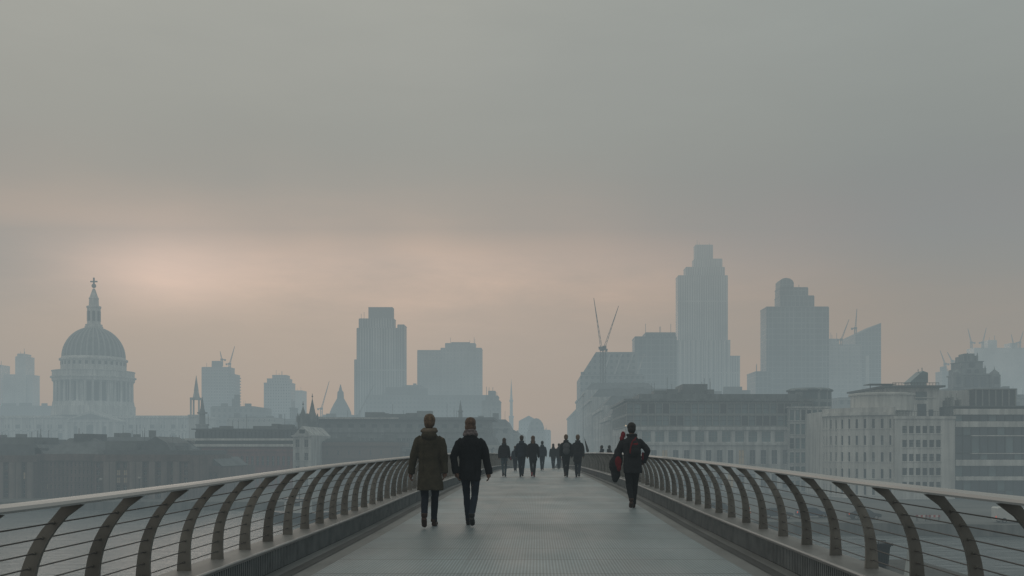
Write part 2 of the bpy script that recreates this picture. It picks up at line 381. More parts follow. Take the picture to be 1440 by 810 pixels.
bp4 = N4.new('ShaderNodeBump'); bp4.inputs['Strength'].default_value=.35; bp4.inputs['Distance'].default_value=.006; L4.new(rib, bp4.inputs['Height']); L4.new(bp4.outputs[0], bd.inputs['Normal'])

edge_l = mk('edge_plate', (.215,.225,.23), .5, metal=.2, var=.2, scale=2.5, stretch=(1,.3,1))
edge_d = mk('drain_strip', (.075,.08,.083), .55, metal=.2, var=.25, scale=3, stretch=(1,.3,1))
steel = mk('rail_steel', (.45,.452,.455), .38, metal=.35, var=.14, scale=3, stretch=(1,.2,1))
blade = mk('blade_steel', (.20,.195,.18), .45, metal=.4, var=.2, scale=5, streak=.3)
blade2 = mk('cable_steel', (.13,.125,.125), .5, metal=.5, var=.1)
grille = mk('kerb_grille', (.035,.038,.042), .6, metal=.3, var=.25, scale=4)
grille2 = mk('kerb_slat', (.20,.22,.23), .55, metal=.2, var=.25, scale=4)
ledge_m = mk('kerb_ledge', (.25,.25,.25), .5, metal=.3, var=.25, scale=2, stretch=(1,.35,1))

strip(MB(), CX-2.1, CX+2.1, deck).build('walkway', dm)['kind'] = 'structure'
mb = MB()
for s in (-1,1):
    strip(mb, CX+s*2.1, CX+s*2.54, lambda d: deck(d)-.004, lambda d: deck(d)-.002)
mb.build('walkway_edge', edge_l)['kind'] = 'structure'
mb = MB()
for s in (-1,1): strip(mb, CX+s*2.28, CX+s*2.40, lambda d: deck(d)+.003)
mb.build('drain_channel', edge_d)['kind'] = 'structure'
mb = MB()                            # deck body below, so the bridge is solid from the side
for s in (-1,1):
    strip(mb, CX+s*2.54, CX+s*2.95, lambda d: deck(d)-.02); strip(mb, CX+s*2.95, CX+s*2.2, lambda d: deck(d)-.02, lambda d: deck(d)-.55)
strip(mb, CX-2.2, CX+2.2, lambda d: deck(d)-.55)
mb.build('bridge_girder', M['darkmetal'])['kind'] = 'structure'

POSTS = {-1:(2.995,.82), 1:(3.23,.97)}
def post_x(t): return 2.76 - .27 * t**3
def railing(s, label):
    root = thing('bridge_railing', label, 'railing', (CX+s*2.6, 2, deck(2)), 'railings along both sides of the footbridge')
    def rail(d): return interp(RZ, d) - (.024*max(0, min(1, (11-d)/6)) if s < 0 else 0)
    # kerb
    def kt(d): return deck(d)+.235
    mb = MB(); strip(mb, CX+s*2.535, CX+s*2.86, kt); strip(mb, CX+s*2.86, CX+s*2.86, kt, lambda d: deck(d)-.1)
    strip(mb, CX+s*2.535, CX+s*2.535, lambda d: kt(d)-.03, kt)
    mb.build('kerb_ledge', ledge_m, root)
    mb = MB(); strip(mb, CX+s*2.565, CX+s*2.565, lambda d: deck(d)-.02, lambda d: deck(d)+.207)
    kf = mb.build('kerb_face', grille, root)
    mb = MB(); d = -2.
    while d < 42:
        z = deck(d); mb.box(*sorted((CX+s*2.545, CX+s*2.563)), d, d+.024, z, z+.206); d += .06
    mb.build('slat_screen', grille2, kf)
    # nosing along the ledge, catches the light
    mb = MB(); rings = []
    for d in DS:
        c = Vector((CX+s*2.533, d, kt(d)-.004)); rings.append([c+Vector((.014*math.cos(a),0,.014*math.sin(a))) for a in [k*math.pi/3 for k in range(6)]])
    mb.loft(rings); mb.build('nosing', steel, root, True)
    # handrail: rounded flat bar
    mb = MB(); rings = []; prof = [(-.08,-.012),(-.074,-.024),(.074,-.024),(.08,-.012),(.072,.004),(.03,.012),(-.03,.012),(-.072,.004)]
    for d in DS:
        rings.append([(CX+s*(2.49)+px, d, rail(d)+pz) for px,pz in prof])
    mb.loft(rings); mb.build('handrail', steel, root)
    # blades
    def blade_mb(d):
        mb = MB(); zb, zt = kt(d), rail(d)-.03; H = zt-zb; th = .026; L_, Rr = [], []
        for k in range(11):
            t = k/10; x = post_x(t); dx = -.81*t*t/ max(H,.1) ; nrm = Vector((1, -dx)).normalized()
            w = .054 - .012*math.sin(math.pi*t) 
            tt = t*H
            L_.append((x-nrm.x*w, tt-0*nrm.y)); Rr.append((x+nrm.x*w, tt))
        L_[-1] = (L_[-1][0]-.02, H+.0); Rr[-1] = (Rr[-1][0]+.02, H)
        vs = []; fs = []
        for y in (d-th/2, d+th/2):
            for a,b in zip(L_,Rr): vs += [(CX+s*a[0], y, zb+a[1]), (CX+s*b[0], y, zb+b[1])]
        for k in range(10):
            i = 2*k; fs += [(i,i+1,i+3,i+2),(22+i,22+i+2,22+i+3,22+i+1),(i,i+2,22+i+2,22+i),(i+1,22+i+1,22+i+3,i+3)]
        mb.add(vs, fs)
        if d < 16:                   # clamp bosses where the cables pass
            for t in CT: mb.ball((CX+s*post_x(t), d-.016, zb+t*H), (.011,.014,.009), 8)
        return mb
    CT = [.1+.125*k for k in range(7)]
    k = 0; (d, STEP) = POSTS[s]; rest = MB()
    while d < 176:
        if k < 100: blade_mb(d).build('post', blade, root)
        else: rest_b = blade_mb(d); rest.add(rest_b.v, rest_b.f)
        k += 1; d += STEP
    tag(rest.build('post', blade, root), kind='stuff')
    for t in CT:
        mb = MB(); rings = []
        for d in DS:
            zb = kt(d); H = rail(d)-.03-zb; c = Vector((CX+s*post_x(t), d, zb+t*H)); r = .0046
            rings.append([c+Vector((r*math.cos(a),0,r*math.sin(a))) for a in [q*math.pi/3 for q in range(6)]])
        mb.loft(rings); mb.build('cable', blade2, root)
    return root
railing(-1, 'curved blade railing on the side of the domed cathedral')
railing(1, 'curved blade railing on the side of the white office block')
# bridge pier and landing ramp
mb = MB(); mb.prism([(CX-3,84),(CX+3,84),(CX+3.4,87),(CX+3,90),(CX-3,90),(CX-3.4,87)], WATER-1, -4.5); mb.prism([(CX-1,86),(CX+1,86),(CX+1,88),(CX-1,88)], -4.5, -2.6)
tag(mb.build('bridge_pier', mk('pier_concrete',(.22,.21,.2),.85,streak=.4)), 'concrete river pier standing in the water under the footbridge', 'pier')
mb = MB(); mb.add([(-6,176,-5.96),(7,176,-5.96),(7,225,GROUND+.02),(-6,225,GROUND+.02),(-6,176,GROUND-.5),(7,176,GROUND-.5)], [(0,1,2,3),(0,4,5,1),(0,3,4),(1,5,2)])
tag(mb.build('landing_path', pav), kind='structure')
# look-out bay outside the right railing, where two people stand
mb = MB(); mb.box(2.84, 5.6, 57, 66, -1.60, -1.44); mb.box(2.9,5.4,61,61.4,-2.3,-1.6)
tag(mb.build('lookout_platform', M['darkmetal']), kind='structure')

# ------------------------------------------------------------------ buildings
UX, UY = Vector((1,0,0)), Vector((0,1,0))
def facade(wall, root, o, u, n, W, H, nx, nz, wf=.6, hf=.6, rec=.4, glass='glass', frame='dark_frame', name='window', lit=(), sill=.5, bars=1, skip=None):
    """Piers and spandrels stand proud of the core; every opening gets its own window part."""
    cw, ch = W/nx, H/nz; pw = cw*(1-wf)/2
    for i in range(nx+1):
        a = i*cw; wall.obox(o,u,n, max(0,a-pw), min(W,a+pw), -rec, 0, 0, H)
    lo = ch*(1-hf)*sill; hi = ch*(1-hf)*(1-sill)
    for j in range(nz):
        wall.obox(o,u,n, .01, W-.01, -rec, -.06, j*ch, j*ch+lo)
        wall.obox(o,u,n, .01, W-.01, -rec, -.06, (j+1)*ch-hi+.002, (j+1)*ch-.002)
        wall.obox(o,u,n, .01, W-.01, -.06, .07, j*ch+lo-.18, j*ch+lo-.03) if hf < .75 else None
        for i in range(nx):
            if skip and skip(i,j): continue
            mb = MB(); a0, a1 = i*cw+pw, (i+1)*cw-pw; c0, c1 = j*ch+lo, (j+1)*ch-hi
            mb.obox(o,u,n, a0-.03, a1+.03, -rec+.02, -rec+.08, c0-.03, c1+.03)
            mb.cur = 1
            for b in range(1, bars+1):
                x = a0+(a1-a0)*b/(bars+1); mb.obox(o,u,n, x-.05, x+.05, -rec+.085, -rec+.14, c0, c1)
            mb.obox(o,u,n, a0, a1, -rec+.082, -rec+.13, (c0+c1)/2-.05, (c0+c1)/2+.05)
            mb.build(name, [M['glass_lit'] if (i,j) in lit else M[random.choices([glass,'glass_pale','glass_deep'],(6,1.6,2.4))[0]], M[frame]], root)

def roof_bits(mb, x0, x1, y0, y1, z, k, hmax=2.5):
    if not hasattr(mb,'pieces'): mb.pieces = []
    for _ in range(k):
        w = random.uniform(.06,.2)*(x1-x0); a = random.uniform(x0, x1-w); h = random.uniform(.3,1)*hmax
        b = random.uniform(y0+1, max(y0+1.1, y1-5)); mb.pieces.append(('roof_plant', MB().box(a, a+w, b, b+random.uniform(2,4), z, z+h)))
    for _ in range(k):
        a = random.uniform(x0,x1); b = random.uniform(y0+.5,(y0+y1)/2); mb.pieces.append(('aerial', MB().bar((a,b,z),(a,b,z+random.uniform(1.5,4)),.08)))

def low_block(name, label, cat, px0, px1, py, d, dep=22, mat='low', roof='flat', extra=3, group=None, hmax=2.6, py_base=None, cornice=True):
    """A mid-distance block with wall, roof and rooftop plant."""
    x0, x1, z1 = X(px0,d), X(px1,d), Z(py,d)
    root = thing(name, label, cat, ((x0+x1)/2, d, GROUND), group)
    mb = MB(); mb.box(x0,x1,d,d+dep,GROUND,z1)
    if cornice:
        mb.box(x0-.3,x1+.3,d-.35,d+.6,z1-.9,z1-.35)
        for q in range(1, max(2,int((z1-GROUND)/7))):
            mb.box(x0-.1,x1+.1,d-.18,d+.3,GROUND+q*7,GROUND+q*7+.35)
        k = max(2, int((x1-x0)/7))
        for q in range(k+1):
            xx = x0+(x1-x0)*q/k; mb.box(xx-.35,xx+.35,d-.12,d+.3,GROUND,z1-.92)
    mb.build('wall', M[mat], root)
    mb = MB()
    if roof == 'flat': mb.box(x0+.3,x1-.3,d+.4,d+dep-.3,z1,z1+.35)
    elif roof == 'mansard':
        h = min(4.5,(x1-x0)*.2); y1 = d+dep
        mb.add([(x0,d+.2,z1),(x1,d+.2,z1),(x1,y1,z1),(x0,y1,z1),(x0+h*.5,d+h*.6,z1+h),(x1-h*.5,d+h*.6,z1+h),(x1-h*.5,y1-h*.6,z1+h),(x0+h*.5,y1-h*.6,z1+h)],
               [(0,1,5,4),(1,2,6,5),(2,3,7,6),(3,0,4,7),(4,5,6,7)])
    elif roof == 'gable':
        h = (x1-x0)*.28; xm=(x0+x1)/2
        mb.xzprism([(x0-.3,z1),(x1+.3,z1),(xm,z1+h)], d-.2, d+dep)
    rf = mb.build('roof', M['slate'], root)
    if extra:
        mb = MB(); zz = z1 + (.35 if roof=='flat' else min(4.5,(x1-x0)*.2) if roof=='mansard' else 0)
        roof_bits(mb, x0+1, x1-1, d+2, d+dep, zz-.05, extra, hmax); mb.build('roof_plant', M['plant'], rf)
    return root

def tower(name, label, cat, d, boxes, mat, base=GROUND, dep=22, crown=(), crown_mat='plant', fins=None):
    """boxes: (px0, px1, py_top[, py_bottom]) stacked shafts; crown: boxes of plant on top."""
    xs = [X(b[0],d) for b in boxes]+[X(b[1],d) for b in boxes]
    root = thing(name, label, cat, ((min(xs)+max(xs))/2, d, base))
    for i, b in enumerate(boxes):
        x0,x1,z1 = X(b[0],d),X(b[1],d),Z(b[2],d); z0 = Z(b[3],d) if len(b)>3 else base
        off = i*1.2
        mb = MB().box(x0,x1,d+off,d+dep-off,z0,z1); w = x1-x0
        for zc in (z1-.8,): mb.box(x0-.25,x1+.25,d+off-.3,d+dep-off+.3,zc,zc+.45)
        nb = 3 if w < 12 else 6
        if fins != 0:
            for q in range(nb+1): xx=x0+w*q/nb; mb.box(xx-.3,xx+.3,d+off-.5,d+off+.2,z0,z1-.85)
        mb.build('shaft', M[mat], root)
    zt = max(Z(b[2],d) for b in boxes); tb = [b for b in boxes if Z(b[2],d) == zt][0]
    for _ in range(4):
        ax = random.uniform(X(tb[0],d),X(tb[1],d)); MB().bar((ax,d+5,zt-.1),(ax,d+5,zt+random.uniform(2,6.5)),.28).build('aerial', M['crane'], root)
    for c in crown:
        mb = MB().box(X(c[0],d),X(c[1],d),d+4,d+dep-6,Z(c[3],d),Z(c[2],d))
        mb.build('crown', M[crown_mat], root)
    return root

def crane(label, px, pyb, pyt, tip, d, base_d=None):
    """Luffing tower crane: lattice mast, raked jib, cab and counter-jib."""
    x, zb, zt = X(px,d), Z(pyb,d), Z(pyt,d)
    root = thing('tower_crane', label, 'crane', (x,d,zb), 'luffing cranes over the building sites')
    w = .45*d/900+.3; mb = MB(); r = .24*d/700+.05
    for sx in (-1,1):
        for sy in (-1,1): mb.bar((x+sx*w,d+sy*w,zb),(x+sx*w,d+sy*w,zt),r)
    k = max(4,int((zt-zb)/(2*w))); 
    for i in range(k):
        a, b = zb+(zt-zb)*i/k, zb+(zt-zb)*(i+1)/k; sgn = 1 if i%2 else -1
        mb.bar((x-sgn*w,d-w,a),(x+sgn*w,d-w,b),r*.7)
    mb.build('mast', M['crane'], root)
    tx, tz = X(tip[0],d), Z(tip[1],d); mb = MB(); P, Q = Vector((x,d,zt)), Vector((tx,d,tz))
    nrm = Vector((-(Q-P).z,0,(Q-P).x)).normalized()
    mb.bar(P+nrm*w*.7,Q,r); mb.bar(P-nrm*w*.7,Q,r)
    for i in range(10):
        t = i/10; t2=(i+1)/10; h=w*.7*(1-t); sg = 1 if i%2 else -1
        mb.bar(P.lerp(Q,t)+nrm*h*sg, P.lerp(Q,t2)-nrm*h*.9*sg, r*.6)
    mb.build('jib', M['crane'], root)
    s = -1 if tx > x else 1
    mb = MB(); mb.box(x-1.6*w,x+1.6*w,d-w,d+w,zt-.8*w,zt+1.6*w); mb.build('cab', M['crane'], root)
    mb = MB(); mb.box(min(x,x+s*5*w),max(x,x+s*5*w),d-w,d+w,zt-.2,zt+.8*w); mb.box(x+s*4*w-.8*w,x+s*4*w+.8*w,d-w,d+w,zt-1.5*w,zt-.2); mb.build('counter_jib', M['crane'], root)
    return root

# ---- the domed cathedral
D = 560.; cy = D+24; cx = X(132,cy); q = cy/F*.915
def zc(py): return Z(py,cy)
cath = thing('domed_cathedral', 'great stone cathedral with ribbed lead dome, colonnaded drum and lantern', 'cathedral', (cx,cy,GROUND))
mb = MB(); r = 58*q
mb.lathe(cx,cy,[(r+.6,zc(585)),(r+.6,zc(572)),(r+.1,zc(571.5)),(r-.2,zc(566))],48)
mb.lathe(cx,cy,[(r-3.2,zc(566)),(r-3.2,zc(537))],48)
drum = mb.build('drum', M['cath'], cath)
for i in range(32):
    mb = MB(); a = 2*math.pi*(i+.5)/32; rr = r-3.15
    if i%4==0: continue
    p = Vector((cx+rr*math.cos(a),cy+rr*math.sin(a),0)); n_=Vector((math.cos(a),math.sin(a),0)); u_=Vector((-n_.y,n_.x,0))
    mb.obox(p,u_,n_,-1.25,1.25,-.1,.06,zc(565),zc(539)); mb.build('niche_shade', M['cath_dark'], drum)  # dark plates on the drum wall: shade between columns put into colour
for i in range(32):
    a = 2*math.pi*i/32; rr = r-1.2
    MB().lathe(cx+rr*math.cos(a),cy+rr*math.sin(a),[(.95,zc(566)),(.74,zc(564)),(.62,zc(540)),(.95,zc(537.5)),(1.0,zc(537))],8).build('column', M['cath'], drum)
for i in range(0,32,4):
    mb = MB()
    a0 = 2*math.pi*(i+.5)/32; p = Vector((cx+(r-2)*math.cos(a0),cy+(r-2)*math.sin(a0),0)); n_=Vector((math.cos(a0),math.sin(a0),0)); u_=Vector((-n_.y,n_.x,0))
    mb.obox(p,u_,n_,-1.0,1.0,-2,.2,zc(566),zc(537)); mb.build('pier_bay', M['cath'], drum)
mb = MB(); mb.lathe(cx,cy,[(r-3.5,zc(537)),(r+.2,zc(537)),(r+.3,zc(533.2)),(r+1.1,zc(532.6)),(r+1.1,zc(531)),(r+.1,zc(530.6)),(r+.1,zc(524)),(r+.5,zc(523.6)),(r+.5,zc(522.8)),(r-.6,zc(522.8)),(r-.6,zc(528)),(45*q,zc(528))],48)
mb.build('balustrade', M['cath'], cath)
mb = MB(); ra = 46.5*q; mb.lathe(cx,cy,[(ra,zc(528)),(ra,zc(509)),(ra+.9,zc(508)),(ra+.9,zc(506)),(ra,zc(505)),(ra-.6,zc(503))],48); at = mb.build('attic', M['cath'], cath)
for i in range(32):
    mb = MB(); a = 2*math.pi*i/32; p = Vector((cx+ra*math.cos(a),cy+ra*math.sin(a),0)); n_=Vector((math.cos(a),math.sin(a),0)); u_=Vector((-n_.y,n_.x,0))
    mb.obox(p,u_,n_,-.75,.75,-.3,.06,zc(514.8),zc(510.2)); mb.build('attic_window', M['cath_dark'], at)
prof = []; rd, z0d, z1d = 43.8*q, zc(503), zc(461)
for k in range(15):
    t = k/14*math.pi/2*.90; prof.append((rd*math.cos(t), z0d+(z1d-z0d)*math.sin(t)/math.sin(math.pi/2*.90)))
dome = MB().lathe(cx,cy,prof,64).build('dome', M['lead'], cath, True)
mb = MB()
for i in range(32):
    a = 2*math.pi*i/32; c_,s_ = math.cos(a),math.sin(a)
    mb.tube([(cx+(r_+.05)*c_,cy+(r_+.05)*s_,z_) for r_,z_ in prof],[.62*(1-.5*k/14) for k in range(15)],6)
mb.build('dome_rib', M['lead_rib'], dome)
mb = MB(); mb.lathe(cx,cy,[(13.2*q,zc(462)),(13.2*q,zc(459.5)),(12.2*q,zc(459)),(12.2*q,zc(456.5)),(9.6*q,zc(456)),(9.6*q,zc(434)),(10.6*q,zc(433)),(10.6*q,zc(431)),(7.2*q,zc(430)),(6.8*q,zc(421)),(7.4*q,zc(420)),(5.6*q,zc(417)),(2.8*q,zc(409)),(1.6*q,zc(406))],16)
lan = mb.build('lantern', M['cath'], cath)
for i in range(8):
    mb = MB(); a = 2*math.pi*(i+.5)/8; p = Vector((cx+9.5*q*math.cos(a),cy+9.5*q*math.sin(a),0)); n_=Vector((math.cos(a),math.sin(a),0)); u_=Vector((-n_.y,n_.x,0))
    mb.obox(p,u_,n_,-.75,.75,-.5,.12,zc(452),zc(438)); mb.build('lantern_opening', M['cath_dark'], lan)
mb = MB(); mb.ball((cx,cy,zc(402)),(1.3,1.3,1.35),12); mb.bar((cx,cy,zc(404)),(cx,cy,zc(390.5)),.75); mb.bar((cx-2.0,cy,zc(396)),(cx+2.0,cy,zc(396)),.75); mb.build('ball_and_cross', M['lead'], cath)
def zc(py): return Z(py,D)
# body
mb = MB(); bx0,bx1 = X(-45,D),X(276,D)
mb.box(bx0,bx1,D+4,D+45,GROUND,zc(584)); mb.box(bx0-.6,bx1+.6,D+3.2,D+46,zc(587.6),zc(585.6)); mb.box(bx0-.4,bx1+.4,D+3.5,D+46,zc(606),zc(604.8))
for i in range(33):
    xx = bx0+(bx1-bx0)*i/32; mb.box(xx-.55,xx+.55,D+3.5,D+4.2,zc(640),zc(587.7))
tx0,tx1 = X(101,D),X(172,D); mb.box(tx0,tx1,D-8,D+4.1,GROUND,zc(592)); mb.box(tx0-.8,tx1+.8,D-8.8,D+4,zc(594),zc(592.01))
xm=(tx0+tx1)/2; mb.xzprism([(tx0-.9,zc(591.99)),(tx1+.9,zc(591.99)),(xm,zc(578.5))], D-8.9, D+6)
for px in (103,112,121,129,143,151,161,170): xx=X(px,D); mb.box(xx-.8,xx+.8,D-8.7,D-7.9,zc(640),zc(594.01))
body = mb.build('nave', M['cath'], cath)
mb = MB(); mb.xzprism([(tx0+2.6,zc(590.5)),(tx1-2.6,zc(590.5)),(xm,zc(582))], D-9.05, D-8.8); mb.build('tympanum', M['stone_dark'], body)
for px in list(range(-40,100,15))+list(range(180,276,15)):
    for (a,b) in ((597,602),(609,617)):
        MB().box(X(px-2.6,D),X(px+2.6,D),D+3.6,D+3.93,zc(b),zc(a)).build('nave_window', M['cath_dark'], cath)
for px in (116,136.5,156):
    w = 5 if px==136.5 else 2.6; mb=MB(); mb.box(X(px-w,D),X(px+w,D),D-8.5,D-7.95,zc(614),zc(602)); mb.xzprism([(X(px+w*math.cos(t),D),zc(602-w*.9*math.sin(t))) for t in [math.pi*k/8 for k in range(9)]],D-8.5,D-7.95); mb.build('nave_window', M['cath_dark'], cath)

# ---- brick riverside blocks on the left
def brick_front(label, px0, px1, py, d, nx, nz, mat, wf, hf, lit=(), pil=(), roofpx=None, name='riverside_block', cat='building', dep=26, roof='slate', frame='frame', glass='glass'):
    x0,x1,z1 = X(px0,d),X(px1,d),Z(py,d); root = thing(name,label,cat,((x0+x1)/2,d,GROUND),'blocks along the far embankment')
    mb = MB(); mb.box(x0+.02,x1-.02,d+.4,d+dep,GROUND,z1-.02)
    facade(mb, root, Vector((x0,d,GROUND)), UX, -UY, x1-x0, z1-GROUND-1.2, nx, nz, wf, hf, .4, glass, frame, lit=lit)
    mb.box(x0-.25,x1+.25,d-.3,d+.45,z1-1.19,z1-.55); mb.box(x0,x1,d-.05,d+.44,z1-.54,z1+.1)
    mb.build('wall', M[mat], root)
    if pil:
        for p in pil: MB().box(X(p,d)-.55,X(p,d)+.55,d-.55,d+.1,GROUND,z1-1.22).build('pilaster', M['brick_pale'], root)
    return root, x0, x1, z1
rt,x0,x1,z1 = brick_front('brown brick riverside block with paired pale pilasters and tall dark glazing, left of its row', -60, 50, 641, 190, 9, 4, 'brick', .62, .72, lit=((6,1),(7,2)), pil=(-40,-30,-8,2,19,28,44))
mb=MB(); mb.xzprism([(x0,z1),(x1,z1),(x1-2,z1+2.2),(x0,z1+2.2)],194,212); rf=mb.build('roof',M['slate'],rt); mb=MB(); mb.box(X(-20,196),X(48,196),196,206,z1+2.1,z1+3.6); roof_bits(mb,x0+4,x1-2,196,208,z1+2.1,4,2); mb.build('roof_plant',M['plant'],rf)
rt,x0,x1,z1 = brick_front('dark brick riverside block with narrow windows under a hipped slate roof', 52, 132, 639, 192, 14, 5, 'brick', .42, .55, lit=((2,1),))
mb=MB(); mb.add([(x0,194,z1),(x1,194,z1),(x1,214,z1),(x0,214,z1),(x0+3,199,z1+3.2),(x1-3,199,z1+3.2)],[(0,1,5,4),(1,2,5),(2,3,4,5),(3,0,4)]); rf=mb.build('roof',M['slate'],rt)
MB().box(X(104,198),X(126,198),198,206,z1+.2,Z(610,198)).build('plant_room',M['slate'],rf); MB().box(X(49,194),X(58,194),194,197,z1,Z(630,194)).build('stair_head',M['slate'],rf); mb=MB(); roof_bits(mb,x0+6,x1-7,198.6,199.2,z1+1.5,4,2.2); mb.build('chimney',M['brick'],rf)
rt,x0,x1,z1 = brick_front('brick riverside block with a glazed bay lit on two floors', 133, 266, 640, 188, 14, 5, 'brick', .55, .66, lit=((3,2),(4,2),(5,2),(3,3),(4,3),(5,3)), pil=(151,160,188,197,215,232,249))
mb=MB(); mb.box(x0+.4,x1-.4,191,212,z1,z1+.9); rf=mb.build('roof',M['slate'],rt); mb=MB(); mb.box(X(148,194),X(191,194),194,206,z1+.8,Z(620,194)); mb.build('plant_room',M['plant'],rf)
xm=X(221,196); mb=MB(); mb.xzprism([(xm-3,z1+.8),(xm+3,z1+.8),(xm+2.2,z1+2.4),(xm,z1+3.6),(xm-2.2,z1+2.4)],195,208); mb.build('roof_gable',M['slate'],rf); mb=MB(); roof_bits(mb,x0+3,x1-4,196,204,z1+.85,5,1.6); mb.build('roof_plant',M['plant'],rf)
rt,x0,x1,z1 = brick_front('low brown brick block with a plain gabled end beside the terraced flats', 267, 307, 656, 200, 6, 3, 'brick', .45, .5)
mb=MB(); mb.xzprism([(x0-.2,z1),(x1+.2,z1),(x1-2,z1+1.8),(x0+2,z1+1.8)],202,220); mb.build('roof',M['slate'],rt)

for px0,px1,py,d,mt,rf_,lab in ((-50,22,634,222,'lowb','mansard','slate-roofed block behind the pilastered brick block, left of the great dome'),(24,96,629,232,'low2','flat','grey flat-topped block in front of the cathedral, below the left edge of its drum'),
    (98,140,633,218,'lowb','gable','small gabled brick block below the great dome'),(142,205,627,240,'low2','mansard','mansard-roofed block in front of the cathedral, right of its pediment'),(206,262,632,226,'low','gable','pale gabled block at the right end of the cathedral body')):
    low_block('roofscape_block',lab,'building',px0,px1,py,d,16,mt,rf_,5,'roofs between the river and the cathedral',1.8)
# ---- terraced flats and the gabled church
rt,x0,x1,z1 = brick_front('long low flats with white balcony bands above dark red brick', 264, 424, 628, 236, 22, 2, 'brick_red', .5, .5, frame='frame')
d=236; 
mb=MB(); mb.box(x0+1,x1-1,d+2.6,d+24,z1+.1,Z(604,d)); 
mb.build('setback_wall',M['stone_dark'],rt)
for (pa,pb) in ((619.5,616.5),(628,624.5)): MB().box(x0-.4,x1+.4,d-.8,d+2.58,Z(pa,d),Z(pb,d)).build('balcony_band',M['white_stone'],rt)
for i in range(26):
    xx=x0+1+(x1-x0-2)*(i+.5)/26
    for (pa,pb) in ((615.5,607),(624,620)): MB().box(xx-.38*1.6,xx+.38*1.6,d+2.4,d+2.59,Z(pa,d),Z(pb,d)).build('balcony_window',M['glass'],rt)
mb=MB(); mb.box(x0+.2,x1-.2,d+1.8,d+24,Z(604,d)+.003,Z(602.4,d)); rf=mb.build('roof',M['slate'],rt); mb=MB(); roof_bits(mb,x0+2,x1-2,d+4,d+20,Z(602.4,d),6,1.4); mb.build('roof_plant',M['plant'],rf)
d=228; x0,x1=X(412,d),X(437,d); xm=(x0+x1)/2
rt = thing('gabled_church','pale stone church front with gable and twin dark spires','church',(xm,d,GROUND))
mb=MB(); mb.box(x0+.02,x1-.02,d+.4,d+22,GROUND,Z(612,d)); mb.xzprism([(x0,Z(612,d)),(x1,Z(612,d)),(xm,Z(599,d))],d+.2,d+22)
facade(mb,rt,Vector((x0,d,GROUND)),UX,-UY,x1-x0,Z(614,d)-GROUND,2,4,.42,.55,.4,'glass','frame'); mb.box(x0-.3,x1+.3,d-.3,d+.5,Z(614,d)+.01,Z(612.2,d)); mb.build('wall',M['stone'],rt)
mb=MB(); mb.box(xm-.6,xm+.6,d+.05,d+.19,Z(609,d),Z(604,d)); mb.build('gable_window',M['cath_dark'],rt)
for (pc,pt,ps,dd) in ((426.2,570,602,252),(439.2,559,600,256)):
    xc=X(pc,dd); mb=MB(); mb.box(xc-1.15,xc+1.15,dd-1.15,dd+1.15,GROUND,Z(592,dd))
    w=1.0; zt=Z(pt,dd); zb=Z(592,dd); mb.add([(xc-w,dd-w,zb),(xc+w,dd-w,zb),(xc+w,dd+w,zb),(xc-w,dd+w,zb),(xc,dd,zt)],[(0,1,4),(1,2,4),(2,3,4),(3,0,4)])
    for sx in (-1,1):
        for sy in (-1,1): mb.lathe(xc+sx*1.05,dd+sy*1.05,[(.34,Z(594,dd)),(.34,Z(587,dd)),(.05,Z(581,dd))],6)
    sp_=mb.build('spire',M['stone_dark'],rt); mb=MB(); mb.bar((xc,dd,zt-.4),(xc,dd,zt+1.0),.12); mb.ball((xc,dd,zt+.3),.22,8); mb.build('finial',M['darkmetal'],sp_)
# two slim church towers next to the cathedral
def steeple(label, px, py, pyb, d, w, mat='stone_dark', open_=False):
    xc=X(px,d); zt,zb=Z(py,d),Z(pyb,d); H=zt-zb; rt=thing('church_steeple',label,'steeple',(xc,d,GROUND))
    mb=MB(); mb.box(xc-w,xc+w,d-w,d+w,GROUND,zb+H*.25); mb.box(xc-w*1.15,xc+w*1.15,d-w*1.15,d+w*1.15,zb+H*.25,zb+H*.29)
    mb.build('tower',M[mat],rt)
    mb=MB(); w2=w*.72; a,b=zb+H*.29,zb+H*.56
    if open_:
        for sx in (-1,1):
            for sy in (-1,1): mb.box(xc+sx*w2-.3,xc+sx*w2+.3,d+sy*w2-.3,d+sy*w2+.3,a,b)
    else: mb.lathe(xc,d,[(w2,a),(w2*.9,b)],8)
    mb.box(xc-w2*1.2,xc+w2*1.2,d-w2*1.2,d+w2*1.2,b,b+H*.04); mb.build('belfry',M[mat],rt)
    mb=MB(); mb.lathe(xc,d,[(w2*.9,b+H*.04),(w2*.55,zb+H*.72),(w2*.6,zb+H*.73),(w2*.18,zb+H*.93),(.08,zt)],8); mb.build('spire',M[mat],rt)
    return rt
steeple('pale open-work stone steeple right of the cathedral body', 276, 528, 606, 430, 2.4, 'stone', True)
steeple('short dark steeple in front of the open-work stone steeple', 284.5, 558, 612, 330, 1.5)
steeple('slim needle spire above the roofs left of the walkway end', 719, 533, 606, 1120, 2.4, 't_haze_pale')
steeple('dark pointed spire behind the heads of the walking pair', 647.5, 563, 600, 330, 1.0)

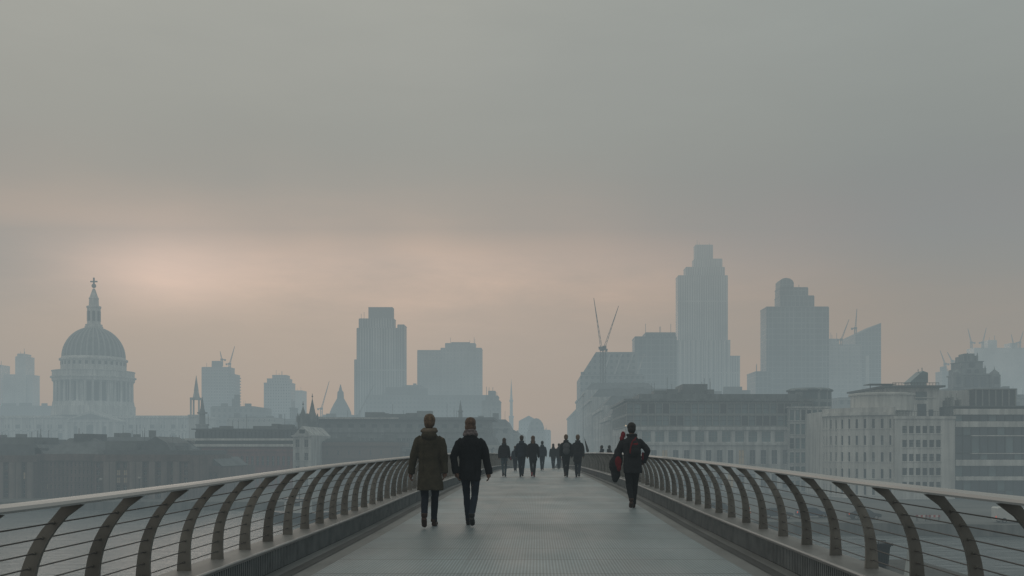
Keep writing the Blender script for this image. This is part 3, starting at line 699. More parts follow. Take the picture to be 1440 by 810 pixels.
# ---- the long block left of the walkway
rt,x0,x1,z1 = brick_front('long low office range with a dark flat roof and grey window band', 437, 692, 602, 270, 40, 2, 'stone_dark', .72, .55, name='office_range', glass='glass2')
d=270; mb=MB(); mb.box(x0+1,x1-1,d+3,d+26,z1+.1,Z(590,d)); mb.build('attic_wall',M['low2'],rt)
mb=MB(); mb.box(x0-.5,x1+.5,d+1.2,d+27,Z(590,d)+.003,Z(586.5,d)); rf=mb.build('roof',M['slate'],rt)
mb=MB(); roof_bits(mb,x0+2,x1-2,d+4,d+20,Z(586.5,d),7,2.4); mb.build('roof_plant',M['plant'],rf)
MB().box(x0,X(560,d),d+1.05,d+1.19,Z(588.6,d),Z(587.0,d)).build('fascia',M['white_stone'],rt)
low_block('brick_office','red-brown brick block with roof tanks left of the two strolling walkers','building',436,560,622,240,20,'lowb','flat',6,'blocks along the far embankment',2)
low_block('brick_office','low grey riverside block hidden partly by the olive parka','building',561,640,630,246,20,'low2','flat',5,'blocks along the far embankment',2)
low_block('stone_office','pale low block just right of the woman in black','building',641,700,626,256,22,'low','mansard',4,'blocks along the far embankment',2)
low_block('stone_office','grey block with mansard roof at the left mouth of the street','building',664,716,600,330,60,'low2','mansard',4,hmax=3)
low_block('stone_office','narrow gabled block beside the left mouth of the street','building',700,728,608,380,60,'low','gable',3,hmax=3)
low_block('stone_office','pale flat block at the left of the street gap','building',716,737,612,470,90,'low','flat',3,hmax=3)
ab_=low_block('stone_office','hazy tall block with arched roofline closing the street','building',742,766,606,640,40,'low','flat',0)
d=640; xm=X(754,d); mb=MB(); mb.xzprism([(xm+X(756+11.5*math.cos(t),d),Z(606,d)+ (18*d/F)*math.sin(t)) for t in [math.pi*k/10 for k in range(11)]], d+1, d+38)
mb.build('barrel_roof',M['low2'],ab_)
low_block('stone_office','small hazy block right of the arched block in the street','building',764,774,605,760,40,'low','flat',2)
low_block('stone_office','palest far gabled block seen down the street','building',730,757,592,900,40,'low','gable',2)
tower('stepped_block','small stepped block with dark dome behind the office range',"building",620,[(678,703,563),(683,700,556)],'t_conc',crown=[(686,696,549,557)])

# ---- distant towers, left half
sq_=tower('office_tower','squat hazy tower with rooftop box and balconied right edge','tower',1050,[(284,322,516),(322,330,526)],'t_conc',crown=[(296,307,507,516.5)],dep=20)
d=1050
for k in range(14): MB().box(X(329.5,d),X(331.8,d),d-1,d+18,Z(586-k*4.2,d),Z(584.4-k*4.2,d)).build('balcony',M['plant'],sq_)
tower('office_tower','plain hazy tower with rounded shoulders, alone in the gap','tower',1080,[(371,409,538),(375,405,532,539),(382,402,527,533)],'t_conc',dep=20,fins=0)
tower('office_tower','faint narrow tower just right of the round-shouldered tower','tower',1140,[(410,425,549)],'t_haze_pale')
tower('office_tower','small dark grey slab between round-shouldered tower and twin spires','tower',620,[(407.5,412.5,573)],'t_dark',dep=12,fins=0)
tower('office_tower','tall dark stepped tower with a drum-like top box, left of centre','tower',900,[(502,559,461),(559,568,456),(498,503,505),(504,553,447,462)],'t_fins',crown=[(517,551,431,448)],dep=20)
tower('office_tower','broad slab tower with low left wing, between the tall stepped tower and the street','tower',950,[(620,677,489),(587,626,492),(626,668,482,490)],'t_pale',dep=20,crown=[(634,660,480.5,482.5)])
low_block('tower_podium','wide stepped podium at the feet of the two big left towers','building',515,690,556,800,60,'low2','flat',6,hmax=8)
low_block('tower_podium','plain box linking the two big left towers','building',566,592,542,860,40,'low2','flat',1,hmax=3)
low_block('tower_podium','gridded mid-rise with rooftop frames in front of the squat tower','building',297,357,572,600,40,'low2','flat',5,hmax=8)
low_block('tower_podium','lower gridded mid-rise right of the squat tower','building',320,386,588,500,40,'low','flat',4,hmax=3)
low_block('tower_podium','long pale roofs behind the terraced flats','building',386,470,590,520,40,'low2','flat',4,hmax=4)
low_block('tower_podium','hazy low roofs left of the great dome','building',-30,72,571,900,40,'low','flat',3,hmax=6)
tower('office_tower','faint stepped tower left of the great dome','tower',1130,[(22,36,501),(24,32,497,502),(37,45,527),(3,20,526)],'t_haze_pale',dep=20)
tower('office_tower','faint thin tower cut by the frame edge left of the dome','tower',1140,[(-14,1,513)],'t_haze_pale',dep=20)
# small domed court house
d=800; xc=X(474,d); rt=thing('domed_hall','small hazy dome with pointed cupola between twin spires and the tall stepped tower','domed building',(xc,d,GROUND))
s_=d/F; mb=MB(); mb.box(xc-20*s_,xc+20*s_,d,d+30,GROUND,Z(583,d)); mb.build('wall',M['stone_dark'],rt)
MB().lathe(xc,d+14,[(15.5*s_,Z(583,d)),(15*s_,Z(579,d)),(13*s_,Z(574,d)),(9.5*s_,Z(567,d)),(6*s_,Z(561,d)),(5*s_,Z(559,d))],24).build('dome',M['lead'],rt,True)
MB().lathe(xc,d+14,[(5*s_,Z(559,d)),(4.4*s_,Z(550,d)),(2.6*s_,Z(548,d)),(1.6*s_,Z(544,d)),(.4*s_,Z(539,d))],12).build('cupola',M['stone_dark'],rt)

# ---- cranes
crane('left of the two thin cranes above the squat hazy tower',312,515,506,(309.5,494),1050)
crane('right of the two thin cranes above the squat hazy tower',323,530,512,(330,487),1050)
crane('thin crane leaning beside the small hazy dome',452,590,575,(463,536),900)
crane('crane standing before the tall stepped tower on the left',503,588,585,(526,541),700)
crane('tall double-masted site crane whose jib leans left over the street mouth',846,572,492,(835,419),430)
crane('tall site crane whose jib leans right over the street mouth',850,572,489,(870,430),432)
crane('leaning crane left of the wedge-topped tower',1183,486,478,(1194,449),800)
crane('upright crane just left of the wedge-topped tower',1203,470,462,(1205,434),830)
crane('crane left of the ornate stepped tower, leaning left',1329,540,512,(1322,493),900)
crane('crane left of the ornate stepped tower, leaning right',1339,540,508,(1332,495),950)
crane('far crane above the pale right-hand block, jib to the left',1366,490,482,(1361,462),1110)
crane('far crane above the pale right-hand block, jib to the right',1382,490,482,(1387,461),1110)
crane('far crane close to the frame edge, upright jib',1425,490,484,(1422,470),1115)
crane('far crane close to the frame edge, raked jib',1434,490,482,(1439,466),1115)

# ---- street fronts on the right of the walkway
def street_block(label, d0, d1, py_at_d0, xs=19, w=30, mat='low', nz=4, name='street_block'):
    z1=Z(py_at_d0,d0); root=thing(name,label,'building',(xs+w/2,d0,GROUND),'stone fronts lining the street')
    mb=MB(); mb.box(xs+.35,xs+w,d0,d1,GROUND,z1); ln=d1-d0
    k=max(3,int(ln/5)); 
    facade(mb,root,Vector((xs,d1-.5,GROUND)),-UY,-UX,ln-1,z1-GROUND-1.5,k,nz,.42,.6,.35,'glass','frame')
    mb.box(xs-.5,xs+.34,d0,d1,z1-1.49,z1-.6); mb.build('wall',M['stone'],root)
    mb=MB(); mb.add([(xs+.3,d0,z1),(xs+w,d0,z1),(xs+w,d1,z1),(xs+.3,d1,z1),(xs+3,d0+2,z1+3),(xs+w-3,d0+2,z1+3),(xs+w-3,d1-2,z1+3),(xs+3,d1-2,z1+3)],[(0,1,5,4),(1,2,6,5),(2,3,7,6),(3,0,4,7),(4,5,6,7)]); rf=mb.build('roof',M['slate'],root)
    mb=MB(); roof_bits(mb,xs+4,xs+w-4,d0+3,d1-2,z1+2.9,4,2.6); mb.build('chimney',M['stone_dark'],rf)
street_block('nearest stone street front right of the walkway end, beside the glass-topped block',262,300,583,19,26,nz=4)
street_block('second stone street front from the glass-topped block',301,352,570,19.6,26,nz=5)
street_block('third stone street front, taller, under the double crane',353,420,558,19,30,nz=7)
street_block('hazy tall street front next to last along the right side',421,520,548,20,30,nz=9)
street_block('palest street front at the far right end of the street',521,640,578,19,30,nz=8)
low_block('stone_office','broad hazy block behind the street fronts with a raked skyline','building',817,905,527,560,60,'low2','flat',3,hmax=5)
d=575; mb=MB(); mb.xzprism([(X(817,d),Z(528,d)),(X(896,d),Z(528,d)),(X(896,d),Z(495,d)),(X(838,d),Z(495,d))],d,d+45)
rt=thing('raked_office','office block with a raked left edge and diagonal bracing','building',(X(856,d),d,GROUND)); mb.build('wall',M['low2'],rt)
for k in range(4): MB().bar((X(836+k*16,d),d-.3,Z(560,d)),(X(858+k*16,d),d-.3,Z(498,d)),.9).build('brace',M['stone'],rt)
tower('office_block','dark stepped block left of the tallest tower','tower',680,[(893,951,473),(908,950,467,474)],'t_dark',dep=20)

# ---- the tallest tower and its neighbours
tower('office_tower','tallest tower, stepped top fading into the cloud','tower',1020,[(954,1023,387),(965,1019,375,388),(977,1016,363,376),(979,1003,343,364)],'t_fins',dep=20)
rt=tower('finned_base','finned lower block wrapped round the foot of the tallest tower','building',930,[(941,1027,478),(1027,1041,500)],'t_fins',dep=20,fins=0)
d=930
for k in range(14): xx=X(944+k*6.2,d); MB().box(xx-.7,xx+.7,d-1.5,d+.1,GROUND,Z(479,d)).build('fin',M['white_stone'],rt)
rt=tower('office_tower','dark glass tower with rounded top corner and stepped right shoulder','tower',720,[(1078,1165,431),(1098,1145,415,432),(1098,1137,403,416)],'t_dark',dep=20)
d=720; xc=X(1105.5,d); mb=MB(); mb.xzprism([(X(a,d),Z(b,d)) for a,b in ((1098,403),(1117,403),(1117,397),(1115,393.5),(1111.5,391.2),(1106,390.2),(1101,391.2),(1098,394))],d+1.4,d+16); mb.build('rounded_crown',M['t_dark'],rt)
tower('annex_block','low dark annex at the left foot of the glass tower with rounded top corner','building',700,[(1063,1083,522)],'t_dark',dep=30)
tower('office_block','flat-topped block between the glass tower and the wedge tower','tower',860,[(1164,1211,484),(1164,1180,476,485)],'t_pale',dep=20)
d=880; rt=thing('wedge_tower','glass tower with a steep wedge-shaped top','tower',(X(1221,d),d,GROUND))
MB().xzprism([(X(1203,d),GROUND),(X(1239,d),GROUND),(X(1239,d),Z(454,d)),(X(1203,d),Z(471,d))],d,d+40).build('shaft',M['t_dark'],rt)
MB().box(X(1217,d),X(1222,d),d-.6,d+.2,Z(545,d),Z(500,d)).build('bright_slot',M['white_stone'],rt)
tower('office_tower','pale broad block behind the ornate stepped tower','tower',1130,[(1370,1450,489),(1390,1402,478,490),(1422,1432,482,490)],'t_haze_pale',dep=20)
tower('office_tower','small hazy turret-like tower left of the ornate stepped tower','tower',880,[(1325,1337,522)],'t_conc',dep=15,crown=[(1327.5,1334,515,523)])

# ---- glass-topped stone block right of the walkway
d=214; x0,x1=X(881,d),X(1143,d)
rt=thing('glass_topped_block','wide office block, two glazed upper floors over pale stone floors','building',((x0+x1)/2,d,GROUND))
zA,zB,zC=Z(626,d),Z(600,d),Z(566,d)
mb=MB(); mb.box(x0+.36,x1-.36,d+.41,d+44,GROUND,zC+.3)
facade(mb,rt,Vector((x0,d,GROUND)),UX,-UY,x1-x0,zA-GROUND,17,2,.5,.58,.4,'glass','frame',lit=((9,0),(10,1),(3,1)),bars=1)
mb.box(x0-.3,x1+.3,d-.35,d+.5,zA+.01,zA+.45)
facade(mb,rt,Vector((x0,d,zA+.46)),UX,-UY,x1-x0,zB-zA-1.2,14,1,.66,.80,.4,'glass2','frame',bars=2)
mb.box(x0-.25,x1+.25,d-.3,d+.5,zB-.72,zB-.02)
facade(mb,rt,Vector((x0,d+41,GROUND)),-UY,-UX,40.5,zB-GROUND-1,9,4,.45,.6,.35,'glass','frame')
facade(mb,rt,Vector((x1,d+.5,GROUND)),UY,UX,40,zB-GROUND-1,8,4,.45,.6,.35,'glass','frame')
mb.build('wall',M['stone'],rt)
mb=MB(); facade(mb,rt,Vector((x0,d-.15,zB)),UX,-UY,x1-x0,zC-zB,26,2,.86,.82,.5,'glass2','dark_frame',bars=0)
facade(mb,rt,Vector((x0,d+40,zB)),-UY,-UX,39.5,zC-zB,12,2,.86,.82,.3,'glass2','dark_frame',bars=0); mb.build('glazing_frame',M['frame'],rt)
mb=MB(); mb.box(x0-.5,x1+.5,d-.6,d+45,zC+.31,zC+.8); mb.box(x0+3,x1-2,d+3,d+40,zC+.81,Z(553,d)); rf=mb.build('roof',M['lead'],rt)
mb=MB(); mb.box(X(960,d+8),X(995,d+8),d+8,d+20,Z(553,d),Z(540,d+8)); mb.box(X(920,d+6),X(935,d+6),d+6,d+12,Z(553,d)-.05,Z(549,d+6)); roof_bits(mb,x0+6,x1-20,d+5,d+20,Z(553,d),8,1.6); mb.build('roof_plant',M['plant'],rf)
d2=206; xa,xb=X(1120,d2),X(1178,d2)
rt=thing('glazed_corner_block','narrow glazed block with drum-like penthouse between glass-topped block and white building','building',((xa+xb)/2,d2+3,GROUND))
mb=MB(); mb.box(xa+.3,xb-.36,d2+6.4,d2+40,GROUND,Z(572,d2)); facade(mb,rt,Vector((xa,d2+6,GROUND)),UX,-UY,xb-xa,Z(572,d2)-GROUND,7,6,.74,.74,.4,'glass2','frame',bars=0)
facade(mb,rt,Vector((xa,d2+39,GROUND)),-UY,-UX,32.5,Z(572,d2)-GROUND,6,6,.6,.7,.3,'glass2','frame',bars=0); mb.box(xa-.3,xb+.3,d2+5.6,d2+40.5,Z(572,d2)+.003,Z(570,d2)); mb.build('wall',M['stone'],rt)
mb=MB(); xc=(X(1112,d2+14)+X(1172,d2+14))/2; rr=(X(1172,d2+14)-X(1112,d2+14))/2
mb.lathe(xc,d2+16,[(rr,Z(570,d2)),(rr,Z(545,d2)),(rr+.4,Z(544.5,d2)),(rr+.4,Z(542.5,d2)),(rr*.9,Z(540,d2))],28); pt=mb.build('penthouse',M['t_dark'],rt)

# ---- white curved office building
d=186; rt=thing('white_office','white stone office block with curved wing and a square grid of small windows','building',(X(1265,d),d,GROUND))
x0,x1=X(1259,d),X(1343,d); zt=Z(589,d)
mb=MB(); mb.box(x0+.3,x1-.02,d+.4,d+34,GROUND,zt-.02)
o=Vector((x0,d,0))
gx0,gx1=X(1267.5,d),X(1324.5,d); fl=19.7*d/F
zg=Z(598-19.7*0-4.8+9.6,d)   # row geometry: window tops at 598.5, pitch 19.7
ztop=Z(594.2,d); nrow=5
mb.obox(o,UX,-UY,0,gx0-x0,-.4,0,GROUND,zt); mb.obox(o,UX,-UY,gx1-x0,x1-x0,-.4,0,GROUND,zt)
mb.obox(o,UX,-UY,gx0-x0,gx1-x0,-.4,-.01,ztop,zt); mb.obox(o,UX,-UY,gx0-x0,gx1-x0,-.4,-.01,GROUND,ztop-nrow*fl)
facade(mb,rt,Vector((gx0,d-.002,ztop-nrow*fl)),UX,-UY,gx1-gx0,nrow*fl,6,nrow,.70,.52,.4,'glass','dark_frame',bars=1)
mb.box(x0-.25,x1+.1,d-.25,d+.42,zt+.002,zt+.5); mb.box(x0-.1,x0+.35,d-.12,d+.3,GROUND,zt-.01)
# left flank behind the curve
pts=[]; 
ca=Vector((X(1256,d)+.5,d+13)); 
arc=[(x0-.05,d+.6)]+[(ca.x-11.2*math.sin(t)*1.0+1.2,d+13-11.5*math.cos(t)) for t in [R(a) for a in (12,28,44,60,76,90)]]
arc=arc[::-1]
zW=Z(572,d)
for k in range(len(arc)-1):
    a=Vector((*arc[k],GROUND)); b=Vector((*arc[k+1],GROUND)); u=(b-a); Ln=u.length; u.normalize(); nn=Vector((u.y,-u.x,0))
    facade(mb,rt,a,u,nn,Ln,zW-GROUND-1.5,2 if k<5 else 1,5,.30,.56,.35,'glass','dark_frame',bars=0)
    mb.obox(a,u,nn,-.1,Ln+.1,-.4,.45,zW-GROUND-1.49,zW-GROUND-.9); mb.obox(a,u,nn,-.05,Ln+.05,-.45,.06,zW-GROUND-.89,zW-GROUND)
poly=[(p[0]+.55*(1 if i<4 else .6),p[1]+.55) for i,p in enumerate(arc)]+[(x0+1,d+33),(arc[0][0]+.5,d+33)]
mb.prism(poly,GROUND,zW-.4)
mb.box(arc[0][0]+.1,arc[0][0]+.6,arc[0][1]+.3,d+33,GROUND,zW-.5)
# upper curved drum and setback storey
mb.lathe(X(1243,d+9),d+10,[(6.0,zW-.45),(6.0,Z(556,d+6)),(6.35,Z(555.5,d+6)),(6.35,Z(553,d+6)),(5.8,Z(552,d+6))],32)
ux0,ux1=X(1249,d+7),X(1321,d+7); mb.box(ux0,ux1,d+7,d+28,zt-.02,Z(545,d+7)); mb.box(ux0+.6,ux1-.6,d+6.7,d+7.1,Z(560,d+7),Z(558.6,d+7))
mb.build('wall',M['white_stone'],rt)
for (a,b,c,e,m_) in ((1290,1302,568,586,'glass'),(1276,1281,551,557,'glass'),(1288,1303,551,562,'glass2'),(1306,1312,576,586,'glass')):
    MB().box(X(a,d+7),X(b,d+7),d+6.85,d+6.99,Z(e,d+7),Z(c,d+7)).build('upper_window',M[m_],rt)
mb=MB(); mb.box(ux0-1.2,ux1+.6,d+5.5,d+29,Z(545,d+7)+.003,Z(542.4,d+7)); mb.box(ux0-3.2,ux0+2,d+8,d+12,Z(540,d+7),Z(539,d+7)); mb.bar((ux0-2.8,d+9,Z(546,d+7)),(ux0-2.8,d+9,Z(540,d+7)),.12); rf=mb.build('roof',M['slate'],rt)
mb=MB(); 
for k in range(16): xx=ux0+.5+(ux1-ux0-1)*k/15; mb.bar((xx,d+6,Z(542.4,d+7)),(xx,d+6,Z(538.6,d+7)),.06)
mb.bar((ux0+.5,d+6,Z(538.6,d+7)),(ux1-.5,d+6,Z(538.6,d+7)),.08); mb.bar((ux0+.5,d+6,Z(540.4,d+7)),(ux1-.5,d+6,Z(540.4,d+7)),.05); mb.build('roof_railing',M['darkmetal'],rf)
dl=d+29.5; mb=MB(); mb.xzprism([(X(1279,dl),Z(538,dl)),(X(1305,dl),Z(538,dl)),(X(1305,dl),Z(524,dl)),(X(1298,dl),Z(521.5,dl))],dl,dl+4); mb.bar((X(1301.5,dl),dl+2,Z(523,dl)),(X(1301.5,dl),dl+2,Z(516,dl)),.15); mb.bar((X(1296,dl),dl+2,Z(524,dl)),(X(1296,dl),dl+2,Z(518,dl)),.12); mb.box(X(1281,dl),X(1303,dl),dl+.2,dl+3.8,Z(560,dl),Z(538,dl)-.02); mb.build('roof_lantern',M['glass2'],rt)
mb=MB(); 
for k in range(20): xx=x0+.4+(x1-x0-.8)*k/19; mb.bar((xx,d+.15,zt+.5),(xx,d+.15,zt+1.4),.05)
mb.bar((x0+.4,d+.15,zt+1.4),(x1-.4,d+.15,zt+1.4),.07); mb.build('terrace_railing',M['darkmetal'],rt)
# ---- dark banded building at the right edge
d=188; x0,x1=X(1343.5,d),X(1475,d); rt=thing('banded_office','dark glazed office block with pale horizontal bands beside the white block','building',((x0+x1)/2,d,GROUND))
mb=MB(); mb.box(x0,x1,d+.9,d+30,GROUND,Z(572,d)); mb.build('wall',M['plant'],rt)
for (a,b,px_) in ((575,583,1343.5),(592.5,600.5,1343.5),(612,613.4,1366),(637,638.2,1366),(646.5,655,1343.5),(670,675.5,1343.5)):
    MB().box(X(px_,d),x1+.1,d-.25,d+.85,Z(b,d),Z(a,d)).build('band',M['white_stone'],rt)
zs=[(584,592),(601.2,611.5),(614,636.5),(639,646),(656,669.5),(676,690),(690.6,703)]
for j,(a,b) in enumerate(zs):
    nb=11
    for i in range(nb):
        xa=x0+(x1-x0)*i/nb; xb=x0+(x1-x0)*(i+1)/nb
        MB().box(xa+.09,xb-.09,d+.5,d+.86,Z(b,d),Z(a,d)).build('window',M['glass2' if (i*3+j*5)%4==0 else 'glass'],rt)
mb=MB(); 
for i in range(1,11): xx=x0+(x1-x0)*i/11; mb.box(xx-.08,xx+.08,d+.3,d+.88,GROUND,Z(584,d))
mb.build('mullion',M['dark_frame'],rt)
mb=MB(); mb.box(x0-.2,x1+.2,d-.3,d+30,Z(572,d)+.002,Z(570.6,d)); rf=mb.build('roof',M['slate'],rt)
mb=MB(); mb.box(X(1370,d+10),X(1428,d+10),d+10,d+24,Z(570.6,d)-.02,Z(548,d+10)); mb.build('plant_room',M['dark_frame'],rf)
mb=MB(); mb.box(X(1320,d+12),X(1369.5,d+12),d+12.2,d+26,Z(572,d),Z(549,d+12)); mb.build('lift_house',M['white_stone'],rf)
mb=MB(); 
for k in range(7): xx=X(1371+k*9.3,d+10); mb.box(xx,xx+.25,d+9.8,d+10.05,Z(570.6,d),Z(547.6,d+10))
mb.box(X(1368.5,d+10),X(1429,d+10),d+9.7,d+24.3,Z(548,d+10)+.002,Z(546.6,d+10)); roof_bits(mb,X(1344,d),X(1369,d),d+3,d+9,Z(570.6,d),6,2); mb.build('plant_louvre',M['frame'],rf)
# ---- ornate stepped tower
d=330; xc=X(1373,d); s_=d/F; rt=thing('ornate_tower','stepped stone tower with corner turrets, rising behind the white block','tower',(xc,d,GROUND))
mb=MB(); mb.box(xc-33*s_,xc+33*s_,d,d+14,GROUND,Z(545,d)); mb.box(xc-34*s_,xc+34*s_,d-.5,d+14.5,Z(547,d),Z(545.6,d)); 
mb.box(xc-19*s_,xc+20*s_,d+1,d+12,Z(545,d),Z(527,d)); mb.box(xc-20.5*s_,xc+21.5*s_,d+.5,d+12.5,Z(527,d),Z(525,d)); mb.box(xc-19*s_,xc+17*s_,d+1.6,d+11.5,Z(525,d),Z(517,d)); mb.box(xc-16*s_,xc+13*s_,d+2,d+11,Z(517,d),Z(508,d)); mb.box(xc-17*s_,xc+14*s_,d+1.7,d+11.3,Z(508,d),Z(507,d))
mb.box(xc-12*s_,xc+8*s_,d+3,d+10,Z(507,d),Z(499,d)); mb.box(xc-9*s_,xc+5*s_,d+4,d+9,Z(499,d),Z(495.5,d)); mb.build('wall',M['stone_dark'],rt)
for sx in (-26.5,26.5):
    tx=xc+sx*s_; mb=MB(); mb.box(tx-6*s_,tx+6*s_,d-.8,d+2,Z(545,d),Z(527,d)); mb.lathe(tx,d+.6,[(6.8*s_,Z(527,d)),(6.2*s_,Z(524,d)),(2.5*s_,Z(521,d)),(.6*s_,Z(519,d)),(.2*s_,Z(515,d))],12); tu=mb.build('turret',M['stone_dark'],rt)
    MB().box(tx-3*s_,tx+3*s_,d-.95,d-.79,Z(540,d),Z(530,d)).build('turret_window',M['glass'],tu)
for k,(a,b,c,e) in enumerate(((-14,-8,543,530),(-3,3,543,530),(8,14,543,530),(-10,-5,524,519),(1,6,524,519),(-6,0,515,510))):
    MB().box(xc+a*s_,xc+b*s_,d+.8-.2 if c>530 else d+1.4,d+1.95 if c<530 else d+.99,Z(c,d),Z(e,d)).build('window',M['glass'],rt)
for sx in (-17,-8,6,17): MB().lathe(xc+sx*s_,d+2.5,[(1.3*s_,Z(526,d) if abs(sx)>10 else Z(507,d)),(1.3*s_,Z(519,d) if abs(sx)>10 else Z(500,d)),(.1,Z(513,d) if abs(sx)>10 else Z(495,d))],6).build('finial',M['stone_dark'],rt)
low_block('stone_office','grey roofs filling behind the white block, left of the ornate tower','building',1180,1262,560,420,30,'low2','flat',5,hmax=4)
low_block('stone_office','dull block behind the banded office at the frame edge','building',1405,1470,556,360,30,'low2','flat',4,hmax=4)
low_block('stone_office','hazy low roofs behind the glass-topped block','building',900,1075,556,520,30,'low2','flat',7,hmax=5)

# ------------------------------------------------------------------ people
def cloth(name, col, var=.25, rough=.9, scale=7, bump=.25):
    return mk(name, col, rough, var=var, scale=scale, bump=bump, bscale=60, spec=.15)
SKIN = mk('skin', (.15,.085,.062), .6, var=.08)
BLACK = cloth('black_cloth', (.013,.0145,.018)); INK = cloth('ink_blue_cloth', (.019,.027,.041)); CHAR = cloth('charcoal_cloth', (.022,.024,.028))
OLIVE = cloth('olive_cloth', (.060,.053,.038)); OLIVE2 = cloth('olive_collar_cloth', (.13,.108,.085)); DENIM = cloth('dark_denim', (.014,.019,.030)); JEAN = cloth('washed_denim', (.075,.105,.125))
RED = cloth('red_cloth', (.14,.014,.019)); PINK = cloth('pink_red_cloth', (.17,.022,.032)); GREYC = cloth('grey_cloth', (.085,.09,.098)); SCARF = cloth('grey_knit', (.17,.145,.15), .55, scale=30)
LEATHER = mk('brown_leather', (.040,.018,.011), .5); BOOT = mk('black_leather', (.012,.012,.013), .45); REDSHOE = mk('red_shoe', (.19,.015,.018), .5); WHITE_EYE = mk('eye_white', (.6,.6,.58), .3)
HAIRS = {'blond': mk('light_brown_hair', (.115,.075,.046), .6, var=.4, scale=30, stretch=(1,1,.2)), 'brown': mk('brown_hair', (.040,.020,.013), .6, var=.4, scale=30, stretch=(1,1,.2)),
         'red': mk('auburn_hair', (.095,.055,.036), .6, var=.4, scale=30, stretch=(1,1,.2)), 'black': mk('black_hair', (.009,.008,.008), .6, var=.3, scale=30)}
def mesh_obj(name, mb, mats, parent, voxel=.012, smooth=4, amp=0., nsc=(9,9,4), warp=None, seed=0):
    """One continuous closed surface out of overlapping lofts, with cloth-like unevenness."""
    me = bpy.data.meshes.new(name); me.from_pydata(mb.v, [], mb.f)
    bm = bmesh.new(); bm.from_mesh(me); bmesh.ops.recalc_face_normals(bm, faces=bm.faces); bm.to_mesh(me); bm.free()
    o = bpy.data.objects.new(name, me); COL.objects.link(o)
    if voxel:
        r = o.modifiers.new('r','REMESH'); r.mode = 'VOXEL'; r.voxel_size = voxel
        s = o.modifiers.new('s','SMOOTH'); s.factor = .5; s.iterations = smooth
        dg = bpy.context.evaluated_depsgraph_get(); new = bpy.data.meshes.new_from_object(o.evaluated_get(dg))
        o.modifiers.clear(); o.data = new; bpy.data.meshes.remove(me); me = new; me.name = name
    me.materials.clear()
    for m in (mats if isinstance(mats,(list,tuple)) else [mats]): me.materials.append(m)
    if amp:
        ns = [v.normal.copy() for v in me.vertices]
        for v, nn in zip(me.vertices, ns):
            p = v.co; a = noise.noise((p.x*nsc[0]+seed, p.y*nsc[1], p.z*nsc[2])) + .5*noise.noise((p.x*nsc[0]*2.3, p.y*nsc[1]*2.3+seed, p.z*nsc[2]*2.7))
            v.co = p + nn*a*amp
    if warp:
        for v in me.vertices: v.co = warp(v.co)
    me.polygons.foreach_set('use_smooth', [True]*len(me.polygons)); me.update()
    o.parent = parent
    return o
def ell(c, rx, ry, n=18, p=2.4):
    out = []
    for k in range(n):
        a = 2*math.pi*k/n; ca, sa = math.cos(a), math.sin(a)
        out.append(Vector((c[0]+rx*math.copysign(abs(ca)**(2/p),ca), c[1]+ry*math.copysign(abs(sa)**(2/p),sa), c[2])))
    return out
